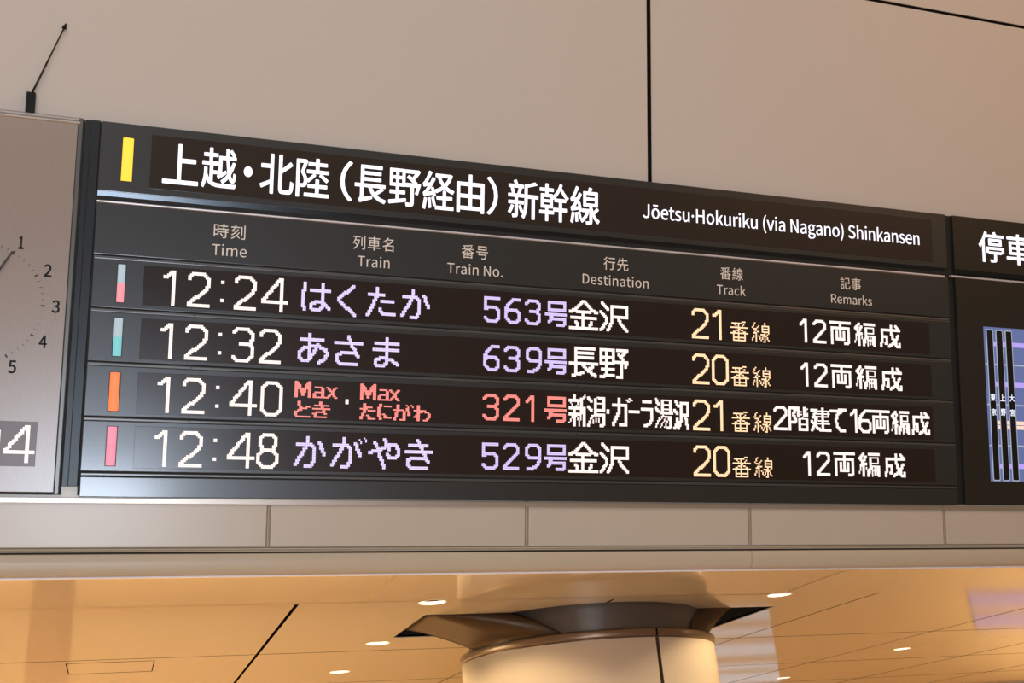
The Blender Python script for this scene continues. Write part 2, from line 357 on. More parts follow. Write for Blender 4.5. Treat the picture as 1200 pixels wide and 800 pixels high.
load_font(r'''(	118	84 -69 19 9 -19 39 -14 42 -8 43 -3 45 3 44 8 44 14 41 19 39 -19 9 -22 -40 -16 -42 -10 -46 -4 -49 4 -50 10 -45 16 -43
)	118	35 -69 21 40 16 43 11 45 3 50 -3 49 -11 46 -16 42 -21 40 -20 -9 19 -39 15 -41 8 -44 3 -44 -3 -45 -8 -43 -15 -42 -19 -39
.	97	49 -5 16 7 7 18 -7 17 -16 7 -17 -7 -6 -17 6 -18
0	194	97 -5 33 9 26 25 16 41 5 59 -5 58 -16 42 -26 24 -33 8 -33 -8 -25 -24 -16 -42 -5 -58 5 -59 16 -41 25 -25;97 21 -20 7 -15 19 -10 34 -4 48 4 48 10 34 15 19 20 6 20 -6 16 -19 10 -34 3 -48 -3 -48 -10 -34 -16 -19
1	194	31 0 141 0 0 27 -52 0 0 230 -24 0 -54 -19 0 -20 46 0 0 -191 -57 0
2	194	15 0 162 0 0 28 -71 0 -42 -3 41 42 32 41 20 39 8 39 -6 31 -15 24 -23 15 -31 5 -23 -2 -20 -8 -17 -12 -16 -15 19 -18 24 21 29 8 21 -4 14 -10 9 -16 3 -20 -7 -35 -22 -38 -36 -44 -53 -49
3	194	92 -5 32 5 27 15 17 23 7 31 -5 24 -11 19 -17 13 -22 9 0 2 19 9 14 13 10 18 3 21 -6 27 -15 20 -24 13 -30 4 -39 -8 -32 -22 17 -21 24 18 29 7 18 -3 14 -8 8 -13 3 -16 -3 -20 -12 -15 -22 -11 -34 -3 0 -25 38 -4 25 -10 13 -16 4 -21 -4 -20 -10 -15 -17 -10 -21 -3 -20 2 -17 7 -14 9 -12 11 -17 -20 14 -14 18 -11 23 -8
4	194	119 0 30 0 0 71 34 0 0 25 -34 0 0 161 -35 0 -107 -165 0 -21 112 0;119 96 -79 0 59 88 20 38 2 0 -2 -47
5	194	92 -5 31 6 27 17 19 28 7 37 -6 37 -17 26 -25 14 -30 5 -38 -10 7 74 96 0 0 28 -124 0 -9 -120 17 -11 21 11 22 4 22 -4 17 -11 10 -19 4 -24 -4 -26 -12 -19 -17 -12 -21 -4 -21 2 -17 7 -14 9 -11 10 -17 -21 15 -12 18 -11 22 -8
6	194	105 -5 29 6 23 17 16 27 6 34 -5 35 -14 25 -23 15 -29 5 -31 -8 -27 -22 6 50 14 33 21 17 25 6 22 -5 19 -15 18 20 -26 19 -35 7 -35 -7 -31 -24 -21 -43 -7 -64 6 -56 18 -40 27 -24;50 103 27 25 26 8 20 -4 14 -12 9 -18 3 -23 -4 -24 -9 -18 -13 -12 -18 -4 -21 5 -17 16 -11 26
7	194	69 0 34 0 5 69 11 58 22 55 37 55 0 20 -161 0 0 -28 125 0 -32 -51 -22 -53 -13 -58
8	194	98 -5 33 6 25 14 16 21 6 26 -3 23 -10 19 -14 14 -16 11 0 2 12 11 11 14 8 18 3 19 -5 27 -14 22 -22 14 -29 5 -28 -5 -22 -13 -15 -21 -6 -27 3 -18 8 -16 11 -14 13 -11 0 -1 -17 -12 -15 -16 -11 -19 -4 -24 6 -28 17 -21 26 -14;116 139 -22 10 -19 11 -13 15 -5 20 3 17 9 13 13 9 16 3 19 -4 13 -9 9 -15 3 -18 -7 -27;98 19 -21 4 -17 10 -11 15 -5 19 3 17 7 16 12 13 14 12 26 -11 21 -13 15 -16 6 -22 -4 -18 -10 -14 -15 -9
9	194	82 -5 35 8 30 25 21 45 7 66 -6 54 -18 38 -28 23 -34 7 -28 -6 -24 -17 -16 -26 -6 -34 5 -35 15 -25 22 -16 29 -5 32 9 27 23 -6 -51 -14 -33 -20 -17 -24 -6 -24 5 -19 15 -18 -20 26 -19;145 155 -27 -26 -27 -8 -20 4 -14 12 -9 18 -2 23 3 24 9 18 14 12 17 4 22 -5 17 -15 11 -26
D	241	35 0 66 0 51 9 38 25 22 41 8 54 -8 55 -23 40 -37 24 -53 9 -64 0;68 27 0 203 29 0 39 -6 29 -20 16 -32 6 -43 -6 -43 -16 -32 -29 -20 -39 -7
H	255	35 0 33 0 0 121 119 0 0 -121 33 0 0 257 -33 0 0 -108 -119 0 0 108 -33 0
J	187	83 -5 32 7 22 17 13 25 4 31 0 182 -33 0 0 -179 -2 -24 -8 -17 -13 -10 -18 -3 -25 7 -20 22 -23 -17 13 -18 16 -12 19 -8
N	253	35 0 31 0 0 135 -4 80 1 0 28 -53 94 -162 33 0 0 257 -31 0 0 -134 5 -81 -2 0 -28 53 -94 162 -33 0
R	222	68 135 0 95 43 0 26 -2 20 -8 12 -14 4 -21 -4 -22 -12 -16 -20 -9 -26 -3;176 0 37 0 -66 112 24 10 18 15 12 21 4 27 -6 34 -19 22 -28 12 -36 4 -81 0 0 -257 33 0 0 109 46 0
S	209	106 -5 37 6 27 16 18 23 6 28 -4 25 -12 19 -16 14 -21 11 -37 16 -15 6 -14 9 -10 12 -3 16 3 15 10 12 15 7 20 3 32 -7 26 -17 17 21 -33 22 -42 9 -33 -5 -25 -14 -17 -21 -6 -28 5 -24 12 -19 17 -13 18 -10 37 -16 17 -8 13 -9 9 -12 4 -17 -4 -17 -11 -13 -16 -8 -23 -3 -39 9 -32 23 -19 -23 18 -15 21 -12 24 -8
T	210	89 0 32 0 0 229 78 0 0 28 -188 0 0 -28 78 0
a	197	76 -5 33 8 30 20 1 0 3 -23 26 0 0 117 -4 32 -11 25 -21 15 -30 6 -42 -8 -32 -17 12 -22 26 14 31 6 19 -4 12 -10 7 -16 1 -18 -52 -9 -36 -14 -21 -20 -7 -28 4 -23 11 -16 18 -11;85 21 -13 2 -11 5 -7 10 -3 13 5 17 14 14 27 10 40 7 0 -53 -26 -18
c	179	107 -5 33 7 29 17 -14 22 -21 -13 -24 -6 -24 5 -19 15 -12 23 -4 30 5 30 12 23 19 15 24 5 20 -4 18 -12 16 21 -23 15 -32 7 -35 -7 -29 -19 -20 -32 -8 -42 7 -42 19 -31 28 -20
e	194	109 -5 35 6 28 14 -12 21 -22 -11 -25 -4 -25 5 -20 13 -13 21 -5 28 128 0 1 18 -5 37 -14 28 -24 18 -33 6 -31 -7 -28 -20 -19 -31 -7 -42 7 -42 20 -31 29 -20;49 110 7 25 12 19 17 12 19 3 20 -3 15 -12 9 -18 3 -26
g	197	96 -88 40 6 30 14 20 21 7 25 -5 21 -12 14 -21 8 -29 2 -37 0 -16 2 -10 4 -6 7 -1 8 3 13 9 10 28 -7 27 5 22 13 15 21 6 27 -5 23 -11 17 39 0 0 24 -66 0 -27 5 -27 -5 -23 -13 -15 -22 -6 -28 8 -30 17 -21 0 -1 -15 -15 -6 -21 5 -19 12 -12 0 -2 -21 -19 -7 -24 6 -21 16 -16 25 -10;96 82 -16 3 -12 9 -9 14 -3 19 3 19 9 14 12 9 16 3 16 -3 13 -9 8 -14 4 -19 -4 -19 -8 -14 -13 -9;101 -65 -23 2 -18 7 -10 10 -4 14 4 16 15 16 25 -3 33 0 16 -1 12 -4 8 -8 2 -11 -4 -14 -12 -13 -19 -8
h	213	32 0 32 0 0 138 26 22 26 7 17 -3 11 -9 6 -16 2 -23 0 -116 32 0 0 120 -3 32 -11 24 -18 14 -26 5 -35 -9 -28 -23 1 39 0 77 -32 0
i	96	32 0 32 0 0 190 -32 0;48 229 16 6 6 16 -6 15 -16 5 -15 -5 -6 -15 6 -16
k	193	32 0 32 0 0 50 35 42 56 -92 35 0 -72 113 63 77 -35 0 -81 -100 -1 0 0 189 -32 0
m	324	32 0 32 0 0 138 25 22 23 7 16 -3 11 -9 6 -16 2 -23 0 -116 32 0 0 138 25 22 23 7 16 -3 11 -9 6 -16 3 -23 0 -116 31 0 0 120 -3 32 -11 24 -18 14 -25 5 -33 -10 -30 -26 -7 15 -11 11 -15 7 -20 3 -31 -9 -28 -24 -4 28 -26 0
n	214	32 0 32 0 0 138 26 22 26 7 17 -3 11 -9 6 -16 2 -23 0 -116 32 0 0 120 -3 32 -11 24 -18 14 -26 5 -35 -9 -29 -24 -4 28 -26 0
o	212	106 -5 33 7 28 20 20 31 7 42 -7 42 -20 32 -28 19 -33 7 -33 -7 -28 -19 -20 -32 -7 -42 7 -42 20 -31 28 -20;106 22 -22 5 -18 15 -11 23 -4 30 4 30 11 23 18 15 22 5 23 -5 17 -15 11 -23 4 -30 -4 -30 -11 -23 -17 -15
r	136	32 0 32 0 0 122 11 21 12 13 13 8 12 2 19 -3 6 28 -21 4 -15 -3 -15 -8 -13 -12 -11 -17 -4 35 -26 0
s	164	82 -5 30 5 21 12 13 18 5 22 -5 23 -14 15 -18 11 -21 9 -15 6 -13 6 -9 9 -4 12 2 10 7 9 11 6 16 2 23 -5 20 -12 15 20 -26 16 -33 6 -28 -4 -20 -12 -13 -17 -4 -21 5 -21 12 -15 18 -11 20 -8 16 -6 14 -8 10 -9 3 -13 -2 -12 -7 -9 -12 -6 -16 -3 -30 7 -26 16 -16 -21 32 -19
t	132	92 -5 35 7 -6 25 -22 -6 -14 3 -9 7 -5 11 -1 16 0 106 51 0 0 26 -51 0 0 54 -27 0 -3 -54 -31 -2 0 -24 29 0 0 -105 3 -26 9 -20 16 -13
u	213	88 -5 18 3 16 7 15 11 14 14 1 0 2 -30 27 0 0 190 -32 0 0 -135 -25 -24 -27 -8 -16 3 -11 9 -6 16 -2 23 0 116 -33 0 0 -120 4 -32 11 -24 18 -14
v	182	73 0 38 0 67 190 -32 0 -36 -108 -17 -56 -2 0 -17 56 -36 108 -33 0
·	350	175 170 -14 -3 -12 -8 -8 -11 -3 -15 3 -14 8 -12 12 -8 14 -3 15 3 11 8 8 12 3 14 -3 15 -8 11 -11 8
ō	212	106 -5 33 7 28 20 20 31 7 42 -7 42 -20 32 -28 19 -33 7 -33 -7 -28 -19 -20 -32 -7 -42 7 -42 20 -31 28 -20;106 22 -22 5 -18 15 -11 23 -4 30 4 30 11 23 18 15 22 5 23 -5 17 -15 11 -23 4 -30 -4 -30 -11 -23 -17 -15;55 235 103 0 0 23 -103 0
・	1000	175 170 -14 -3 -12 -8 -8 -11 -3 -15 3 -14 8 -12 12 -8 14 -3 15 3 11 8 8 12 3 14 -3 15 -8 11 -11 8
上	1000	150 289 0 -274 -132 0 0 -26 315 0 0 26 -156 0 0 139 131 0 0 27 -131 0 0 108
事	1000	47 46 0 -21 114 0 0 -24 -2 -6 -7 -2 -48 0 9 -22 59 4 12 9 3 17 0 24 84 0 0 -15 27 0 0 62 36 0 0 21 -36 0 0 44 -111 0 0 25 105 0 0 62 -105 0 0 20 140 0 0 22 -140 0 0 28 -26 0 0 -28 -138 0 0 -22 138 0 0 -20 -101 0 0 -62 101 0 0 -25 -111 0 0 -19 111 0 0 -25 -144 0 0 -21 144 0 0 -26;85 205 76 0 0 -25 -76 0;187 205 79 0 0 -25 -79 0;187 118 84 0 0 -25 -84 0;187 72 84 0 0 -26 -84 0
京	1000	92 173 168 0 0 -56 -168 0;240 58 64 -76 23 15 -66 75;82 71 -28 -37 -36 -35 19 -16 38 37 33 42;145 289 22 -38 -144 0 0 -26 305 0 0 26 -131 0 -26 46;66 196 0 -103 96 0 0 -90 -1 -5 -7 -2 -52 0 9 -24 63 3 13 10 3 17 0 91 98 0 0 103
停	1000	164 202 114 0 0 -29 -114 0;139 221 0 -67 165 0 0 67;108 132 0 -57 23 0 0 35 178 0 0 -35 24 0 0 57;197 289 14 -26 -97 0 0 -23 219 0 0 23 -94 0 -18 33;139 84 0 -21 69 0 0 -61 -7 -6 -46 0 9 -23 56 4 11 8 3 16 0 62 67 0 0 21;92 293 -35 -76 -46 -63 15 -26 30 38 0 -194 24 0 0 234 36 80
先	1000	162 294 0 -55 -62 0 13 41 -27 6 -19 -59 -31 -54 22 -12 32 53 72 0 0 -70 -141 0 0 -26 92 0 -7 -41 -16 -35 -28 -28 -46 -22 17 -22 50 25 31 34 17 41 9 48 67 0 0 -103 2 -18 6 -12 12 -6 19 -1 50 0 17 3 11 10 7 21 3 32 -24 11 -1 -27 -3 -16 -5 -7 -8 -2 -44 0 -13 2 -3 10 0 103 96 0 0 26 -141 0 0 70 116 0 0 25 -116 0 0 55
列	1000	225 254 0 -197 26 0 0 197;297 292 0 -286 -2 -6 -6 -1 -43 0 9 -26 54 5 11 10 4 18 0 286;63 106 54 -43 -41 -43 -48 -28 15 -22 52 32 43 47 32 63 19 81 -16 5 -4 -1 -79 0 15 53 95 0 0 25 -179 0 0 -25 57 0 -10 -39 -14 -37 -16 -32 -19 -28 20 -17 23 34 19 42 80 0 -13 -46 -17 -41 -53 39
刻	1000	298 290 0 -284 -2 -6 -6 -2 -48 0 9 -25 58 5 11 9 4 19 0 284;235 254 0 -196 25 0 0 196;161 202 -21 -34 -71 -3 49 62 92 0 0 24 -72 0 -24 45 -24 -7 19 -38 -90 0 0 -24 69 0 -39 -51 -20 -14 8 -24 84 8 -45 -42 -53 -32 17 -21 43 27 39 33 35 39 28 45;184 136 -30 -44 -39 -39 -45 -33 -49 -25 16 -22 54 31 49 39 55 -55 19 17 -57 54 51 67
北	1000	12 43 12 -26 89 37 0 -79 26 0 0 313 -26 0 0 -83 -91 0 0 -26 91 0 0 -98;312 234 -87 -63 0 116 -27 0 0 -259 2 -23 7 -15 13 -8 21 -2 56 0 21 5 13 14 7 27 3 41 -25 12 -2 -36 -3 -22 -6 -12 -10 -3 -52 0 -15 4 -3 18 0 116 107 67
号	1000	91 256 167 0 0 -47 -167 0;65 280 0 -94 220 0 0 94;22 154 0 -24 72 0 -23 -63 184 0 -11 -47 -12 -20 -17 -4 -60 3 10 -25 59 -1 17 2 13 7 17 31 13 66 2 12 -176 0 13 39 204 0 0 24
名	1000	92 185 54 -43 -64 -28 -66 -18 14 -25 58 18 0 -117 26 0 0 19 157 0 0 -19 26 0 0 147 -139 0 42 26 38 30 32 35 26 40 -18 11 -5 -2 -123 0 22 30 -30 6 -19 -26 -26 -26 -33 -25 -40 -22 19 -21 45 28 38 32 131 0 -38 -43 -48 -36 -59 44;271 15 -157 0 0 80 157 0
大	1000	161 294 -5 -100 -134 0 0 -27 130 0 -15 -50 -26 -47 -40 -42 -56 -34 20 -21 56 34 40 42 27 48 17 50 24 -57 31 -48 39 -40 47 -29 19 24 -46 28 -39 39 -30 48 -23 55 133 0 0 27 -146 0 6 100
宮	1000	110 185 129 0 0 -46 -129 0;60 86 0 -113 26 0 0 14 182 0 0 -13 27 0 0 112 -124 0 15 31 80 0 0 90 -181 0 0 -90 70 0 -12 -31;86 11 0 52 182 0 0 -52;148 289 14 -28 -133 0 0 -80 25 0 0 55 242 0 0 -55 27 0 0 80 -129 0 -19 35
幹	1000	54 136 78 0 0 -29 -78 0;54 182 78 0 0 -27 -78 0;245 300 -16 -34 -21 -31 -24 -28 -27 -21 0 18 -51 0 0 27 61 0 0 24 -61 0 0 39 -25 0 0 -39 -63 0 0 -24 63 0 0 -27 -51 0 0 -118 51 0 0 -27 -67 0 0 -24 67 0 0 -63 25 0 0 63 65 0 0 24 -65 0 0 27 51 0 0 94 14 -16 41 36 35 50 37 -48 40 -37 17 18 -45 38 -38 49 10 23;171 87 0 -24 65 0 0 -91 26 0 0 91 65 0 0 24 -65 0 0 58 49 0 0 24 -126 0 0 -24 51 0 0 -58
新	1000	126 75 29 -57 18 11 -29 55;47 82 -13 -31 -20 -27 19 -13 20 30 16 36;194 261 0 -121 -1 -37 -4 -39 -10 -38 -18 -35 20 -16 20 38 11 43 5 43 1 41 0 11 53 0 0 -177 26 0 0 177 38 0 0 25 -117 0 0 67 107 26 -22 19 -49 -15;75 290 15 -33 -69 0 0 -22 155 0 0 22 -58 0 -19 39;132 234 -19 -56 -97 0 0 -23 72 0 0 -36 -70 0 0 -23 70 0 0 -90 -4 -4 -27 0 7 -23 38 5 8 8 2 14 0 90 66 0 0 23 -66 0 0 36 70 0 0 23 -45 0 20 50;44 228 14 -50 23 6 -16 49
時	1000	156 73 44 -61 23 13 -20 30 -26 30;221 294 0 -42 -74 0 0 -23 74 0 0 -44 -88 0 0 -24 134 0 0 -40 -133 0 0 -23 133 0 0 -94 -7 -7 -47 0 9 -25 57 5 11 9 3 17 0 95 41 0 0 23 -41 0 0 40 45 0 0 24 -91 0 0 44 76 0 0 23 -76 0 0 42;102 146 0 -81 -51 0 0 81;102 169 -51 0 0 78 51 0;27 271 0 -259 24 0 0 29 76 0 0 230
東	1000	54 207 0 -129 85 0 -58 -46 -67 -32 19 -22 68 37 60 52 0 -95 27 0 0 96 61 -53 69 -38 19 23 -68 32 -59 46 91 0 0 129 -113 0 0 29 141 0 0 25 -141 0 0 33 -27 0 0 -33 -138 0 0 -25 138 0 0 -29;79 133 82 0 0 -34 -82 0;188 133 86 0 0 -34 -86 0;79 186 82 0 0 -34 -82 0;188 186 86 0 0 -34 -86 0
由	1000	66 98 95 0 0 -78 -95 0;284 98 0 -78 -97 0 0 78;66 124 0 76 95 0 0 -76;284 124 -97 0 0 76 97 0;161 294 0 -68 -121 0 0 -254 26 0 0 22 218 0 0 -21 27 0 0 253 -124 0 0 68
番	1000	161 196 -52 0 14 6 -28 46 66 4;72 240 25 -44 -76 0 0 -22 113 0 -57 -40 -65 -28 17 -21 37 17 0 -130 25 0 0 12 172 0 0 -11 26 0 0 127 32 -12 18 22 -66 26 -58 38 114 0 0 22 -80 0 33 51 -28 8 -29 -55 11 -4 -49 0 0 59 111 15 -18 20 -109 -15 -130 -9 6 -20 46 2;161 169 0 -56 26 0 0 58 40 -35 49 -29 -199 0 45 29;91 37 71 0 0 -32 -71 0;91 56 0 30 71 0 0 -30;263 37 0 -32 -76 0 0 32;263 56 -76 0 0 30 76 0
経	1000	66 66 9 -80 22 5 -11 80;28 69 -17 -87 22 -7 17 89;104 74 21 -69 20 7 -21 67;286 253 -21 -33 -27 -28 -26 28 -19 33;146 276 0 -23 37 0 -15 -5 22 -39 28 -33 -39 -21 -42 -15 15 -22 45 18 41 24 40 -25 47 -17 16 22 -44 14 -39 21 37 42 26 52 -17 8 -5 -1;226 136 0 -48 -66 0 0 -23 66 0 0 -60 -81 0 0 -24 189 0 0 24 -82 0 0 60 67 0 0 23 -67 0 0 48;23 84 94 19 6 -19 21 9 -25 69 -20 -6 12 -32 -55 -8 43 54 38 60 -24 14 -27 -49 -37 -3 54 93 -26 10 -25 -54 -21 -34 -19 -19 8 -25 51 9 -30 -39 -27 -24
線	1000	183 186 110 0 0 -32 -110 0;183 236 110 0 0 -30 -110 0;64 66 7 -75 21 3 -9 75;29 69 -17 -83 21 -8 18 87;96 73 17 -58 19 6 -18 57;310 121 -40 -40 -16 40 0 12 64 0 0 124 -79 0 15 31 -30 6 -11 -37 -54 0 0 -124 70 0 0 -132 -6 -5 -36 0 8 -24 47 4 9 9 3 16 0 66 29 -46 37 -34 18 21 -32 23 -26 32 49 42;146 104 0 -22 46 0 -12 -24 -16 -21 -18 -17 -19 -13 15 -18 25 18 23 25 18 31 13 37 -15 5 -5 -1;23 84 87 16 4 -20 21 6 -20 75 -20 -5 10 -35 -50 -7 41 54 37 60 -23 14 -26 -47 -36 -3 52 93 -24 10 -25 -55 -20 -33 -19 -20 9 -24 48 9 -29 -40 -26 -23
行	1000	152 273 0 -25 173 0 0 25;93 294 -36 -40 -45 -36 16 -21 48 40 43 47;137 176 0 -25 118 0 0 -145 -2 -6 -7 -2 -55 1 9 -26 66 4 12 10 4 19 0 145 52 0 0 25;107 219 -44 -58 -54 -48 18 -22 40 36 0 -156 26 0 0 185 39 54
記	1000	32 190 0 -21 105 0 0 21;25 141 0 -21 119 0 0 21;15 239 0 -21 140 0 0 21;56 285 29 -44 21 13 -30 42;170 275 0 -25 119 0 0 -90 -115 0 0 -139 3 -21 7 -13 15 -6 22 -2 69 0 21 3 14 12 7 22 4 35 -24 11 -2 -30 -4 -17 -6 -9 -12 -2 -65 0 -18 3 -4 14 0 114 88 0 0 -19 26 0 0 159;29 93 0 -118 24 0 0 16 85 0 0 102;53 72 62 0 0 -59 -62 0
越	1000	276 281 34 -43 19 11 -35 42;35 136 0 -37 -3 -39 -8 -37 -15 -35 18 -15 16 34 9 38 23 -32 32 -19 41 -10 52 -3 129 0 11 26 -140 -1 -50 3 -38 10 0 69 49 0 0 23 -49 0 0 48 54 0 0 24 -60 0 0 45 53 0 0 23 -53 0 0 43 -24 0 0 -43 -54 0 0 -23 54 0 0 -45 -67 0 0 -24 73 0 0 -124 -18 23 -13 31 0 45;171 49 74 47 -6 21 -40 -22 0 116 46 0 16 -121 -30 -32 -34 -24 16 -19 29 21 27 28 16 -29 21 -11 13 3 9 10 6 20 3 29 -18 13 -3 -39 -7 -12 -13 10 -11 28 25 46 19 51 -21 5 -30 -71 -10 94 68 0 0 22 -69 0 -1 61 -24 0 1 -61 -68 0 0 -136 -5 -16 -10 -8
車	1000	55 212 0 -136 106 0 0 -29 -142 0 0 -24 142 0 0 -52 27 0 0 52 145 0 0 24 -145 0 0 29 108 0 0 136 -108 0 0 26 133 0 0 24 -133 0 0 32 -27 0 0 -32 -132 0 0 -24 132 0 0 -26;81 134 80 0 0 -36 -80 0;188 134 82 0 0 -36 -82 0;81 190 80 0 0 -36 -80 0;188 190 82 0 0 -36 -82 0
野	1000	47 196 43 0 0 -39 -43 0;112 196 42 0 0 -39 -42 0;47 255 43 0 0 -38 -43 0;112 255 42 0 0 -38 -42 0;13 11 4 -26 169 26 0 23 -73 -10 0 48 64 0 0 24 -64 0 0 40 64 0 0 141 -152 0 0 -141 63 0 0 -40 -63 0 0 -24 63 0 0 -51;202 215 74 -51 -92 0 0 -26 57 0 0 -133 -7 -7 -45 1 8 -27 56 5 11 9 3 18 0 134 41 0 -20 -56 22 -6 30 84 -18 5 -5 -1 -20 0 7 7 -32 26 34 32 28 37 -17 11 -6 -1 -123 0 0 -24 104 0 -38 -42 -35 21
長	1000	80 280 0 -155 -61 0 0 -23 57 0 0 -79 -6 -17 -12 -8 12 -26 2 1 123 34 2 23 -95 -22 0 94 56 0 27 -46 37 -36 46 -28 56 -18 16 24 -55 15 -45 25 76 46 -21 15 -72 -47 -38 50 147 0 0 23 -225 0 0 30 180 0 0 22 -180 0 0 29 180 0 0 22 -180 0 0 30 191 0 0 22
陸	1000	192 169 -33 -29 -33 -22 14 -21 68 58;245 154 68 -49 14 18 -68 48;27 280 0 -307 24 0 0 283 47 0 -28 -79 25 -39 7 -32 -8 -25 -11 -3 -20 0 6 -23 24 1 18 6 11 16 3 25 -1 17 -5 19 -10 20 -15 21 35 91 -18 10 -4 -1;211 294 0 -34 -71 0 0 -23 71 0 0 -40 -85 0 0 -23 204 0 0 23 -93 0 0 40 78 0 0 23 -78 0 0 34;211 121 0 -43 -74 0 0 -23 74 0 0 -51 -107 0 0 -24 231 0 0 24 -98 0 0 51 80 0 0 23 -80 0 0 43
（	1000	243 133 5 -49 14 -44 22 -39 29 -35 21 11 -27 33 -21 37 -13 41 -4 45 4 45 13 41 21 37 27 33 -21 11 -29 -35 -22 -39 -14 -44
）	1000	107 133 -5 49 -14 44 -22 39 -29 35 -21 -11 27 -33 21 -37 13 -41 4 -45 -4 -45 -13 -41 -21 -37 -27 -33 21 -11 29 35 22 39 14 44''')
